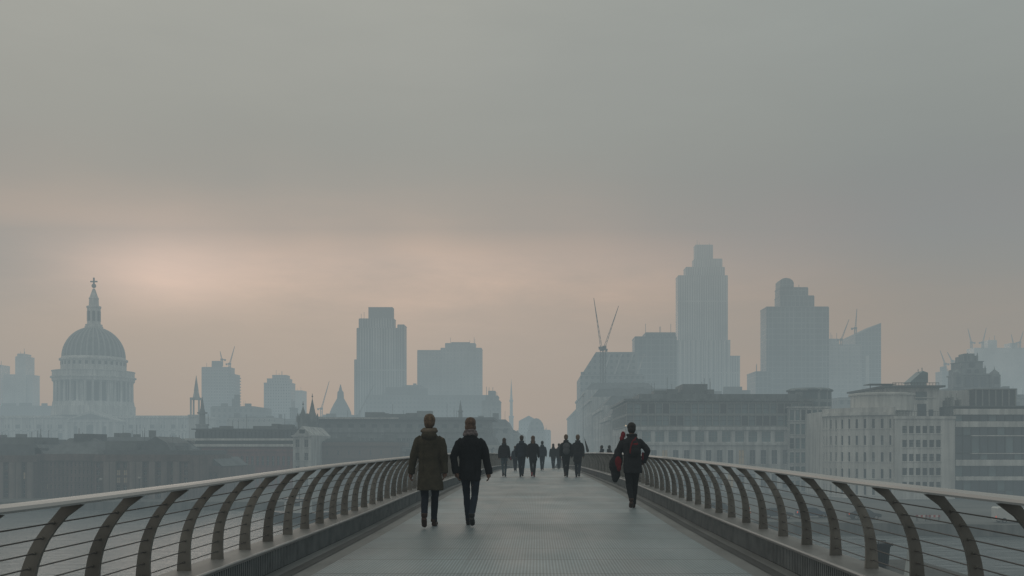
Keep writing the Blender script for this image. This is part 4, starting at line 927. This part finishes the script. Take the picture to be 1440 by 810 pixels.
def person(label, px, d, H, group=None, coat=BLACK, hem=.70, legs_m=DENIM, shoe=BOOT, hair='brown', long=False, stride=.8, first=1, yaw=0, near=False, hood=True, scarf=None, collar=None,
           arms=None, lean=0., width=1.0, flare=1.0, xz=None, cap=None, seed=0, slim=1.0, headturn=0):
    x, z0 = (X(px,d), deck(d)) if xz is None else xz
    root = thing('person', label, 'person', (x,d,z0), group); root.rotation_euler = (0,0,yaw); k = H/1.75; root.scale = (k,k,k)
    vx = .0105 if near else .017
    def warp(p):
        if lean and p.z > .9:
            c,s = math.cos(lean),math.sin(lean); dy,dz = p.y,p.z-.9; return Vector((p.x, dy*c+dz*s, .9-dy*s+dz*c))
        return p
    def Wv(*p): return warp(Vector(p))
    arms = arms or {-1:[(.172,0,1.385),(.225,-.05*first,1.12),(.232,.03-.12*first,.89)], 1:[(.172,0,1.385),(.225,.04*first,1.12),(.232,.05+.14*first,.89)]}
    body = MB()
    body.loft([ell((0,0,z),rx,ry) for z,rx,ry in ((.86,.14,.10),(.98,.15,.105),(1.1,.13,.09),(1.25,.15,.10),(1.38,.16,.10),(1.45,.11,.075),(1.49,.055,.055))])
    body.tube([(0,-.01,1.44),(0,.005,1.58)],[.06,.052],10)
    body.ball((0,.012,1.645),(.077,.095,.11),16); body.ball((0,.045,1.585),(.052,.058,.058),12); body.ball((0,.107,1.632),(.013,.022,.024),8); body.ball((0,.10,1.575),(.024,.012,.010),8)
    for s in (-1,1): body.ball((s*.075,.005,1.635),(.013,.022,.033),8); body.ball((s*.03,.088,1.66),(.022,.014,.008),8)
    J = {}
    for s in (-1,1):
        P = [Vector((s*a,b,c)) for a,b,c in arms[s]]
        body.tube([P[0],P[0].lerp(P[1],.5),P[1],P[1].lerp(P[2],.35),P[2]],[.05,.046,.038,.037,.026],10)
        t = (P[2]-P[1]).normalized(); pc = P[2]+t*.055
        body.tube([P[2],P[2]+t*.03,P[2]+t*.065,P[2]+t*.095],[.026,.036,.040,.034],10,.62) if near else body.ball(pc,(.03,.04,.06),8)
        if near:
            side = t.cross(Vector((s,0,0))).normalized(); inn = Vector((-s,0,0))
            for q,(off,ln) in enumerate(((.030,.068),(.010,.078),(-.011,.072),(-.030,.056))):
                a = P[2]+t*.085+side*off*-1; b = a+t*ln*.45+inn*.008; c = b+t*ln*.35+inn*.022; e = c+t*ln*.12+inn*.022
                body.tube([a,b,c,e],[.0098,.0092,.0085,.007],7)
            a = P[2]+t*.035-side*.032; body.tube([a,a+t*.03-side*.018+inn*.012,a+t*.06-side*.016+inn*.024],[.012,.011,.009],7)
        # legs: s*first = +1 swings ahead
        ph = s*first; st = stride; hip = Vector((s*.085,0,.90))
        if ph > 0: knee, ank, toe = Vector((s*.07,.16*st,.49)), Vector((s*.045,.24*st,.085)), Vector((s*.055,.33*st,.03))
        else: knee, ank, toe = Vector((s*.07,-.03*st,.48)), Vector((s*.042,-.36*st,.21*st+.085*(1-st))), Vector((s*.05,-.26*st-.02,.045))
        if ph > 0: toe = Vector((s*.06, ank.y+.15, .03))
        J[s] = (hip,knee,ank,toe)
        body.tube([hip,hip.lerp(knee,.5),knee,knee.lerp(ank,.35),ank],[.085,.068,.052,.050,.036],12); body.tube([ank,ank.lerp(toe,.6),toe],[.036,.034,.028],10)
    mesh_obj('body', body, SKIN, root, vx, 2, warp=warp)
    # trousers
    mb = MB(); mb.loft([ell((0,0,z),rx,ry) for z,rx,ry in ((.80,.10,.08),(.86,.155,.115),(.98,.16,.115),(1.04,.15,.11))])
    for s in (-1,1):
        h,kn,an,to = J[s]; lw = slim; e = an+(an-kn).normalized()*.015
        mb.tube([h,h.lerp(kn,.5),kn,kn.lerp(an,.4),an.lerp(kn,.12),e],[.098,.082*lw,.066*lw,.063*lw,.054*lw,.056*lw],14)
    mesh_obj('trousers', mb, legs_m, root, vx, 3, .006, (14,14,10), seed=seed)
    for s in (-1,1):
        h,kn,an,to = J[s]; mb = MB(); f = (to-an); f.z = 0; f = f.normalized() if f.length>1e-3 else Vector((0,1,0))
        heel = an+Vector((0,-.035,-.05 if s*first>0 else -.035)); ball_ = to+Vector((0,0,.005))
        mb.tube([an+Vector((0,0,.04)),an+Vector((0,0,-.01))],[.052,.05],12); mb.tube([heel,heel.lerp(ball_,.5)+Vector((0,0,.006)),ball_,ball_+f*.045],[.042,.046,.043,.026],12,.9)
        mesh_obj('shoe', mb, shoe, root, vx, 2)
    # coat or jacket
    mb = MB(); w = width; hz_ = hem
    prof = [(hz_,.178*w*flare,.135*flare),(hz_+.012,.180*w*flare,.137*flare),((hz_+1.05)/2,.176*w*(1+flare)/2,.138),(1.05,.170*w,.130),(1.2,.180*w,.135),(1.31,.186*w,.137),(1.37,.172*w,.128),(1.42,.135*w,.112),(1.46,.098,.095),(1.52,.078,.08)]
    mb.loft([ell((.018*first*max(0,1.0-z)/.4,-.006-.02*max(0,1.0-z)/.4,z),rx,ry,22) for z,rx,ry in prof])
    for s in (-1,1):
        P = [Vector((s*a*w,b,c)) for a,b,c in arms[s]]
        mb.tube([P[0]+Vector((-s*.055,0,.0)),P[0]+Vector((s*.0,0,-.045)),P[0].lerp(P[1],.5),P[1],P[1].lerp(P[2],.4),P[2].lerp(P[1],.06),P[2]+(P[2]-P[1]).normalized()*.035],[.066,.074,.070,.066,.062,.054,.054],14)
    if hood: mb.ball((0,-.115,1.435),(.125,.065,.085),14); mb.ball((0,-.09,1.48),(.10,.06,.05),12)
    mb.tube([Vector((.09*math.sin(a)*1.0,.085*-math.cos(a)-.005,1.505-.015*math.cos(a))) for a in [2*math.pi*q/14 for q in range(15)]],.030,8)
    ct = mesh_obj('coat', mb, coat, root, vx, 3, .013 if near else .008, (9,9,5), warp=warp, seed=seed+3)
    if collar:
        mb = MB(); mb.tube([Vector((.098*math.sin(a),.09*-math.cos(a)-.012,1.525-.012*math.cos(a))) for a in [2*math.pi*q/14 for q in range(15)]],.028,8); mb.ball((0,-.11,1.492),(.115,.055,.042),12)
        for s in (-1,1): mb.ball((s*.09,-.06,1.50),(.05,.05,.035),10)
        mesh_obj('collar', mb, collar, root, vx, 2, .007, warp=warp)
    if near:
        mb = MB()
        for s in (-1,1): mb.tube([Vector((s*.085*w,-.137,z)) for z in (hz_+.06,1.0,1.36)],.004,5)
        mb.tube([Vector((a*w,-.139-(.0 if abs(a)<.1 else -.03),1.30)) for a in (-.14,-.08,0,.08,.14)],.004,5)
        mesh_obj('back_seam', mb, coat, ct, 0, warp=warp)
    if scarf:
        mb = MB()
        for zz,rr,tr in ((1.495,.097,.034),(1.54,.088,.030)):
            mb.tube([Vector((rr*math.sin(a)+.004*math.sin(3*a),rr*-math.cos(a)*.95-.008,zz+.012*math.sin(2*a+zz*9))) for a in [2*math.pi*q/16 for q in range(17)]],tr,8)
        mesh_obj('scarf', mb, scarf, root, vx, 2, .010, (25,25,25), warp=warp)
    if cap: 
        mb = MB(); mb.ball((0,.0,1.675),(.087,.103,.095),14); mb.ball((0,-.03,1.60),(.08,.075,.08),12); mesh_obj('hood', mb, cap, root, vx, 2, .005, warp=warp)
    else:
        mb = MB(); mb.ball((0,-.006,1.672),(.090,.108,.100),16); mb.ball((0,-.03,1.62),(.084,.084,.09),14)
        if scarf: mb.ball((0,-.03,1.60),(.094,.088,.085),14)
        if long: mb.ball((0,-.045,1.55),(.088,.072,.13),14); mb.ball((0,-.075,1.47),(.085,.05,.09),12)
        mesh_obj('hair', mb, HAIRS[hair], root, vx*.8, 2, .008, (26,26,12), warp=warp, seed=seed)
    if near:
        for s in (-1,1): mesh_obj('eye', MB().ball((s*.03,.092,1.645),.011,8), WHITE_EYE, root, 0, warp=warp)
    return root, Wv, k
G1 = 'people walking away over the footbridge'
A1 = {-1:[(.172,0,1.385),(.248,-.03,1.12),(.285,.0,.87)], 1:[(.172,0,1.385),(.23,-.05,1.12),(.235,-.02,.885)]}
person('person in a knee-length olive parka with short light brown hair', 604, 15.05, 1.70, G1, OLIVE, .58, DENIM, LEATHER, 'blond', stride=.95, first=1, near=True, collar=OLIVE2, arms=A1, flare=1.16, width=.98, seed=1, slim=.9)
A2 = {-1:[(.172,0,1.385),(.262,-.06,1.12),(.222,-.09,.89)], 1:[(.172,0,1.385),(.245,.03,1.12),(.285,.02,.88)]}
person('person in a black hip-length jacket with a grey knitted scarf', 661.5, 15.3, 1.655, G1, BLACK, .745, INK, BOOT, 'red', stride=.8, first=-1, near=True, scarf=SCARF, arms=A2, width=1.04, flare=.93, hood=False, seed=5, slim=.88)
A3 = {-1:[(.175,.02,1.385),(.27,.05,1.14),(.29,.17,.98)], 1:[(.175,0,1.385),(.31,-.05,1.16),(.24,.06,.98)]}
rr_, Wv, kk = person('hunched person in a dark jacket wearing a small red-trimmed backpack, beside the right railing', 889, 19.3, 1.66, G1, CHAR, .72, BLACK, LEATHER, 'black', stride=.75, first=1, near=True, hood=False, arms=A3, lean=.16, width=1.02, flare=1.05, seed=9, slim=.95)
def on_person(root, Wv, k, pts):  # local points on a figure -> world
    c, s = math.cos(root.rotation_euler.z), math.sin(root.rotation_euler.z); out = []
    for p in pts:
        q = Wv(*p)*k; out.append(Vector((q.x*c-q.y*s, q.x*s+q.y*c, q.z))+root.location)
    return out
def carried(name, label, cat, root, Wv, k, shapes, group=None):
    """shapes: (part name, material, list of (kind, pts/centre, radius))"""
    base = on_person(root, Wv, k, [shapes[0][2][0][1] if not isinstance(shapes[0][2][0][1], list) else shapes[0][2][0][1][0]])[0]
    t = thing(name, label, cat, base, group)
    for pn, m, items in shapes:
        mb = MB()
        for kind, p, r in items:
            if kind == 'ball': mb.ball(on_person(root,Wv,k,[p])[0]-base, tuple(v*k for v in r), 14)
            else: mb.tube([q-base for q in on_person(root,Wv,k,p)], r*k if not isinstance(r,list) else [v*k for v in r], 8)
        mesh_obj(pn, mb, m, t, .0105, 3, .004, (14,14,14))
    return t
carried('backpack','small dark backpack with red straps and red edging, worn by the hunched person','backpack',rr_,Wv,kk,
 [('bag',CHAR,[('ball',(.03,-.20,1.24),(.105,.075,.13)),('ball',(.03,-.19,1.13),(.11,.085,.11))]),
  ('trim',RED,[('tube',[(-.06,-.225,1.08),(-.05,-.255,1.2),(-.015,-.25,1.32),(.03,-.23,1.375)],.019),('tube',[(.03,-.23,1.37),(.085,-.24,1.31),(.115,-.225,1.22)],.016),('ball',(.045,-.262,1.27),(.055,.02,.03))]),
  ('strap',RED,[('tube',[(.03,-.2,1.36),(.07,-.13,1.43),(.09,-.03,1.44)],.018)])])
carried('duffel_bag','bulging dark duffel bag with a red panel on the hunched person\'s left side','bag',rr_,Wv,kk,
 [('bag',CHAR,[('ball',(-.34,.08,.88),(.13,.15,.19)),('ball',(-.29,.06,1.0),(.11,.12,.18)),('ball',(-.28,.06,1.14),(.085,.09,.12)),('ball',(-.33,.08,.70),(.10,.11,.13)),('ball',(-.34,.08,.60),(.065,.08,.08))]),
  ('panel',RED,[('ball',(-.29,-.05,.93),(.075,.04,.13)),('ball',(-.27,-.05,.82),(.05,.035,.07))]),
  ('handle',BLACK,[('tube',[(-.33,.1,1.18),(-.27,.05,1.33),(-.22,.02,1.43)],.016)])])
carried('red_scarf','pink-red cloth bundled on the hunched person\'s left shoulder','scarf',rr_,Wv,kk,
 [('cloth',PINK,[('ball',(-.175,.02,1.515),(.05,.06,.075)),('ball',(-.20,.03,1.44),(.05,.07,.06))])])
carried('red_pouch','small red pouch showing under the hunched person\'s right arm','pouch',rr_,Wv,kk,
 [('pouch',PINK,[('ball',(.225,.02,1.06),(.035,.05,.10))])])
# the groups further along
person('person with long auburn hair, dark jacket and washed blue jeans, left of the far walkers', 709, 42, 1.62, G1, CHAR, .86, JEAN, BOOT, 'brown', True, .25, 1, hood=True, width=.98, seed=11, slim=.85)
person('person in a dark coat and hood-up dark hair walking close to an auburn-haired companion', 733.5, 41.5, 1.72, G1, INK, .84, INK, BOOT, 'brown', False, .35, -1, width=.98, seed=12)
person('person with auburn hair, black coat and red shoes', 749.5, 41.3, 1.70, G1, BLACK, .70, BLACK, REDSHOE, 'red', True, .7, 1, hood=False, width=.98, seed=13)
child = person('small person in dark clothes behind the jeans-wearing one, carrying a red bag', 724.5, 56, 1.42, G1, INK, .76, INK, BOOT, 'brown', False, .5, 1, seed=14)
carried('shoulder_bag','small red bag hanging beside the small dark-clothed person','bag',*child,[('bag',RED,[('ball',(-.30,-.02,.90),(.075,.06,.15))]),('strap',RED,[('tube',[(-.30,-.02,1.0),(-.26,-.03,1.2),(-.16,-.06,1.43)],.012)])])
person('person in a blue-black jacket walking alone down the middle of the far group', 762.5, 60, 1.76, G1, INK, .84, INK, BOOT, 'black', False, .5, -1, width=.98, seed=15)
person('left one of a dark pair walking far ahead, loose dark hair', 778, 68, 1.72, G1, BLACK, .72, INK, BOOT, 'brown', True, .5, 1, seed=16)
pr = person('right one of a dark pair walking far ahead, red bag at the hip', 786, 67, 1.72, G1, BLACK, .76, INK, BOOT, 'brown', False, .5, -1, seed=17)
carried('shoulder_bag','red bag at the hip of the far dark pair','bag',*pr,[('bag',RED,[('ball',(.24,-.03,.72),(.07,.06,.15))]),('strap',RED,[('tube',[(.24,-.03,.8),(.23,-.04,1.1),(.12,-.05,1.43)],.012)])])
bp = person('person with cropped brown hair and brown boots under a grey backpack', 796, 41.2, 1.75, G1, BLACK, .86, BLACK, LEATHER, 'blond', False, .65, 1, hood=False, width=.98, seed=18)
carried('backpack','plain grey backpack worn by the cropped-haired walker','backpack',*bp,[('bag',GREYC,[('ball',(.01,-.19,1.26),(.15,.10,.16)),('ball',(.01,-.20,1.08),(.155,.11,.16))]),('strap',BLACK,[('tube',[(-.10,-.14,1.38),(-.11,-.05,1.46)],.02),('tube',[(.11,-.14,1.38),(.12,-.05,1.46)],.02)])])
pf = person('person in a dark hooded puffer coat with a bag slung at the back', 812.5, 41, 1.74, G1, CHAR, .64, INK, BOOT, 'blond', False, .5, -1, width=.98, seed=19)
carried('shoulder_bag','dark slouchy bag slung behind the puffer-coated walker','bag',*pf,[('bag',BLACK,[('ball',(-.06,-.20,.90),(.12,.07,.14))]),('strap',BLACK,[('tube',[(-.08,-.19,1.0),(.0,-.17,1.2),(.14,-.13,1.4)],.014)])])
carried('furled_umbrella','dark furled umbrella leaning beside the puffer-coated walker','umbrella',*pf,[('canopy',GREYC,[('tube',[(.28,-.05,1.58),(.34,-.05,1.36),(.40,-.05,1.12),(.42,-.05,1.04)],[.012,.035,.062,.05])]),('shaft',BLACK,[('tube',[(.26,-.05,1.66),(.45,-.05,.94)],.008)])])
for px,lab,sd,cm,yw in ((846,'dark-haired person standing outside the right railing, left of two',21,INK,1.2),(857,'person in brown-black coat standing outside the right railing, right of two',22,CHAR,-1.0)):
    dd = 61.5; person(lab, px, dd, 1.60, 'people on the look-out bay', cm, .7, INK, BOOT, 'black', False, .1, 1, yaw=yw, xz=(X(px,dd), -1.44), width=.98, seed=sd)

# ------------------------------------------------------------------ quay, jetty and small things
PAINT_W = mk('white_paint',(.62,.62,.60),.4,var=.1); PAINT_D = mk('dark_paint',(.03,.035,.042),.35,var=.1); PAINT_B=mk('blue_paint',(.03,.05,.09),.35,var=.1); PAINT_R = mk('red_paint',(.45,.05,.035),.5); ORANGE = mk('orange_plastic',(.55,.13,.03),.5)
TYRE = mk('tyre_rubber',(.012,.012,.012),.8); RIM = mk('wheel_rim',(.3,.3,.3),.4,metal=.6); LAMP_R=mk('tail_lamp',(.3,.01,.01),.3,emit=(1,.12,.05),emits=.5); BINM = mk('bin_plastic',(.035,.045,.052),.6); CONEM=mk('pale_cone',(.36,.40,.41),.55,streak=.3)
def wheel(root, x, y, z, r, w):
    def disc(r0, y0, y1, m, nm, p):
        mb = MB(); n=20; mb.loft([[ (x+rr*math.cos(2*math.pi*i/n), yy, z+rr*math.sin(2*math.pi*i/n)) for i in range(n)] for rr,yy in ((r0*.93,y0),(r0,y0+.03),(r0,y1-.03),(r0*.93,y1))]); return mb.build(nm,m,p,False)
    t = disc(r, y-w/2, y+w/2, TYRE, 'wheel', root); disc(r*.62, y-w/2-.015, y+w/2+.015, RIM, 'rim', t)
def vehicle(label, x, d, paint, van=False, name='parked_car', cat='car', group=None):
    z=GROUND; root=thing(name,label,cat,(x,d,z),group); y0,y1=d-.85,d+.85
    if van: low=[(-2.35,.35),(2.3,.35),(2.4,.6),(2.35,1.0),(1.75,1.1),(1.0,1.95),(.6,2.05),(-2.2,2.05),(-2.4,1.9),(-2.4,.6)]; win=[(1.58,1.12),(.98,1.82),(.35,1.82),(.35,1.12)]; wh=(-1.45,1.5); R_=.34
    else: low=[(-2.1,.32),(2.05,.32),(2.15,.55),(2.05,.78),(1.15,.92),(.45,1.40),(.1,1.47),(-1.2,1.45),(-1.75,1.05),(-2.12,.95),(-2.18,.6)]; win=[(.98,.95),(.40,1.36),(-1.15,1.37),(-1.6,1.04),(-1.5,.95)]; wh=(-1.3,1.35); R_=.32
    mb=MB(); n=len(low); cy_=d; rings=[]
    for yy,sc in ((y0,.90),(y0+.10,1.0),(y1-.10,1.0),(y1,.90)): rings.append([(x+px_*(.97+.03*(sc>.95)), yy, z+(pz if pz<1.0 else 1.0+(pz-1.0)*(sc if sc<.95 else 1)*1.0)) for px_,pz in low])
    mb.loft(rings); mb.build('body',paint,root)
    for s,yy in ((-1,y0-.006),(1,y1+.006)):
        MB().xzprism([(x+a*.97,z+1.0+(b-1.0)*.9 if b>1 else z+b) for a,b in win],*sorted((yy,yy+s*.006))).build('side_window',M['glass'],root)
    mb=MB(); mb.box(x+2.1,x+2.2,y0+.15,y0+.45,z+.62,z+.75) ; mb.build('headlight',M['frame'],root)
    MB().box(x-2.42 if van else x-2.2,x-2.3 if van else x-2.05,y0+.1,y0+.35,z+.7,z+.9).build('tail_light',LAMP_R,root)
    for a in wh:
        for yy in (y0+.06,y1-.06): wheel(root,x+a,yy,z+R_,R_,.22)
    return root
vehicle('white van parked at the water edge below the banded office', X(1424,128), 128, PAINT_W, True, 'parked_van','van')
vehicle('dark saloon on the quay below the glazed corner block, closest to the bridge', X(1092,136), 136, PAINT_D, group='cars parked on the quay')
vehicle('dark blue car on the quay, second from the bridge', X(1142,137), 137, PAINT_B, group='cars parked on the quay')
vehicle('black car on the quay beneath the square-windowed white block', X(1215,134), 134, PAINT_D, group='cars parked on the quay')
vehicle('dark car parked by the street corner below the glass-topped block', X(1012,150), 150, PAINT_D, group='cars parked on the quay')
for px,lab in ((1296,'red and white road barrier nearer the bridge on the quay'),(1314,'red and white road barrier nearer the white van on the quay')):
    d=130; x=X(px,d); t=thing('road_barrier',lab,'barrier',(x,d,GROUND),'road barriers on the quay')
    mb=MB(); mb.box(x-.75,x+.75,d-.05,d+.05,GROUND+.55,GROUND+.85); mb.build('board',PAINT_R,t)
    for a in (-.45,.15): MB().box(x+a,x+a+.3,d-.058,d+.058,GROUND+.56,GROUND+.84).build('stripe',PAINT_W,t)
    for a in (-.6,.6): mb=MB(); mb.bar((x+a,d-.3,GROUND),(x+a,d-.06,GROUND+.9),.06); mb.bar((x+a,d+.3,GROUND),(x+a,d+.06,GROUND+.9),.06); mb.build('leg',M['darkmetal'],t)
for px,dd,lab in ((1137,131,'orange traffic cone on the quay nearest the bridge'),(1175,129,'orange traffic cone on the quay by the square-windowed block'),(1054,146,'orange traffic cone on the quay near the street corner')):
    x=X(px,dd); t=thing('traffic_cone',lab,'traffic cone',(x,dd,GROUND),'traffic cones on the quay')
    MB().lathe(x,dd,[(.26,GROUND+.04),(.06,GROUND+.95),(.04,GROUND+.97)],14).build('cone',ORANGE,t); MB().box(x-.3,x+.3,dd-.3,dd+.3,GROUND,GROUND+.045).build('foot',TYRE,t); MB().lathe(x,dd,[(.20,GROUND+.37),(.145,GROUND+.6)],14).build('band',PAINT_W,t)
# jetty with wheelie bin and pale cone
JZ=-6.0; t=thing('jetty','small timber jetty on piles beside the bridge, carrying a bin','jetty',(17.8,48,JZ))
timber=mk('wet_timber',(.075,.08,.08),.6,var=.3,scale=2); 
mb=MB()
for k in range(36): mb.box(15.3,20.3,43.8+k*.27,43.8+k*.27+.25,JZ-.08,JZ)
mb.build('decking',timber,t)
for xx in (15.6,20.0):
    MB().box(xx-.12,xx+.12,43.9,53.4,JZ-.4,JZ-.085).build('beam',timber,t)
    for yy in (44.2,48.5,53.0): MB().lathe(xx,yy,[(.2,WATER-1.5),(.18,JZ-.402)],10).build('pile',timber,t)
d=50.2; x=X(1238,d); t=thing('wheelie_bin','dark wheelie bin with a raised handle on the jetty','bin',(x,d,JZ))
mb=MB(); mb.add([(x-.30,d-.30,JZ+.06),(x+.30,d-.30,JZ+.06),(x+.30,d+.28,JZ+.06),(x-.30,d+.28,JZ+.06),(x-.37,d-.38,JZ+1.12),(x+.37,d-.38,JZ+1.12),(x+.37,d+.38,JZ+1.12),(x-.37,d+.38,JZ+1.12)],[(0,3,2,1),(4,5,6,7),(0,1,5,4),(1,2,6,5),(2,3,7,6),(3,0,4,7)]); mb.box(x-.40,x+.40,d-.41,d+.41,JZ+1.05,JZ+1.13)
for k in range(5): mb.box(x-.26+k*.12,x-.23+k*.12,d-.375,d-.30,JZ+.2,JZ+1.0)
mb.build('bin_body',BINM,t); mb=MB(); mb.xzprism([(x-.41,JZ+1.132),(x+.41,JZ+1.132),(x+.38,JZ+1.2),(x+.1,JZ+1.24),(x-.38,JZ+1.2)],d-.43,d+.43); mb.build('lid',BINM,t)
mb=MB(); mb.tube([(x-.2,d-.3,JZ+1.2),(x-.2,d-.3,JZ+1.36),(x+.15,d-.3,JZ+1.36),(x+.15,d-.3,JZ+1.2)],.025,8); mb.build('handle',BINM,t); mb=MB(); mb.tube([(x+.4,d-.2,JZ+1.08),(x+.52,d-.2,JZ+1.14)],.03,8); mb.ball((x+.53,d-.2,JZ+1.15),.07,10); mb.build('lid_knob',BINM,t)
for s in (-1,1): wheel(t,x+s*.0+s*.22,d+.32,JZ+.1,.1,.06)
d=46.2; x=X(1280,d); t=thing('cone_marker','tall pale cone marker standing on the jetty beside the bin','marker',(x,d,JZ))
MB().lathe(x,d,[(.33,JZ),(.33,JZ+.08),(.27,JZ+.1),(.09,JZ+1.42),(.05,JZ+1.5)],20).build('cone',CONEM,t,True); mb=MB(); mb.tube([(x,d,JZ+1.49),(x,d,JZ+1.72)],.02,8); mb.ball((x,d,JZ+1.74),.05,8); mb.build('tip',M['darkmetal'],t)
# moored boat, left
d=150; x=X(440,d); t=thing('moored_boat','small dark workboat with a wheelhouse moored by the far bank','boat',(x,d,WATER))
hull=[]; 
for u,wd,zt_ in ((-6,.9,1.5),(-4.5,1.6,1.35),(0,1.9,1.25),(3.5,1.6,1.5),(6.2,.15,2.1)):
    hull.append([(x+u,d-wd,WATER+zt_),(x+u,d-wd*.85,WATER-.3),(x+u,d,WATER-.6),(x+u,d+wd*.85,WATER-.3),(x+u,d+wd,WATER+zt_)])
MB().loft(hull).build('hull',PAINT_D,t)
MB().box(x-4,x-.4,d-1.2,d+1.2,WATER+1.2,WATER+3.3).build('wheelhouse',PAINT_W,t)
for a in (-3.7,-2.5,-1.4): MB().box(x+a,x+a+.85,d-1.23,d-1.2,WATER+2.3,WATER+3.0).build('cabin_window',M['glass'],t)
MB().box(x-4.3,x-.1,d-1.4,d+1.4,WATER+3.305,WATER+3.45).build('cabin_roof',PAINT_D,t); mb=MB(); mb.bar((x-2,d,WATER+3.4),(x-2,d,WATER+5.6),.1); mb.bar((x-2.6,d,WATER+4.9),(x-1.4,d,WATER+4.9),.07); mb.build('mast',M['darkmetal'],t)
# street lamps
GLOBE=mk('lamp_globe',(.5,.45,.35),.4,emit=(1,.72,.42),emits=.55); GLOBE2=mk('lamp_globe_off',(.4,.38,.34),.4)
def lamp(label, px, py, d, lit, base=GROUND, r=.28):
    x,z=X(px,d),Z(py,d); t=thing('street_lamp',label,'street lamp',(x,d,base),'street lamps on the far bank'); mb=MB(); mb.lathe(x,d,[(.22,base),(.2,base+.9),(.1,base+1),(.06,z-.5),(.12,z-.35),(.12,z-.25)],10); mb.build('post',M['darkmetal'],t)
    MB().ball((x,d,z),r,12).build('lantern',GLOBE if lit else GLOBE2,t,True); MB().lathe(x,d,[(.2,z+r*.8),(.06,z+r*1.3),(.02,z+r*1.7)],10).build('cap',M['darkmetal'],t)
lamp('street lamp glowing at the corner of the glass-topped block',880,598.5,211,True,r=.17)
lamp('tall lamp post before the third stone street front',820,556,300,False)
lamp('street lamp lit beside the near stone street front',865,605,258,True,r=.22)
lamp('unlit embankment lamp below the lit glazed bay',196,672,180.6,False)
lamp('unlit embankment lamp below the dark brick block',142,674,180.6,False)
lamp('unlit embankment lamp below the red flats',330,672,180.6,False)
# ------------------------------------------------------------------ render settings
scn.render.engine = 'CYCLES'
scn.cycles.use_denoising = True
try: scn.cycles.denoiser = 'OPENIMAGEDENOISE'
except Exception: pass
scn.cycles.max_bounces = 5; scn.cycles.diffuse_bounces = 3; scn.cycles.glossy_bounces = 3; scn.cycles.volume_bounces = 0; scn.cycles.transparent_max_bounces = 4
scn.cycles.caustics_reflective = False; scn.cycles.caustics_refractive = False
scn.view_settings.view_transform = 'Standard'; scn.view_settings.look = 'None'; scn.view_settings.exposure = 0; scn.view_settings.gamma = 1
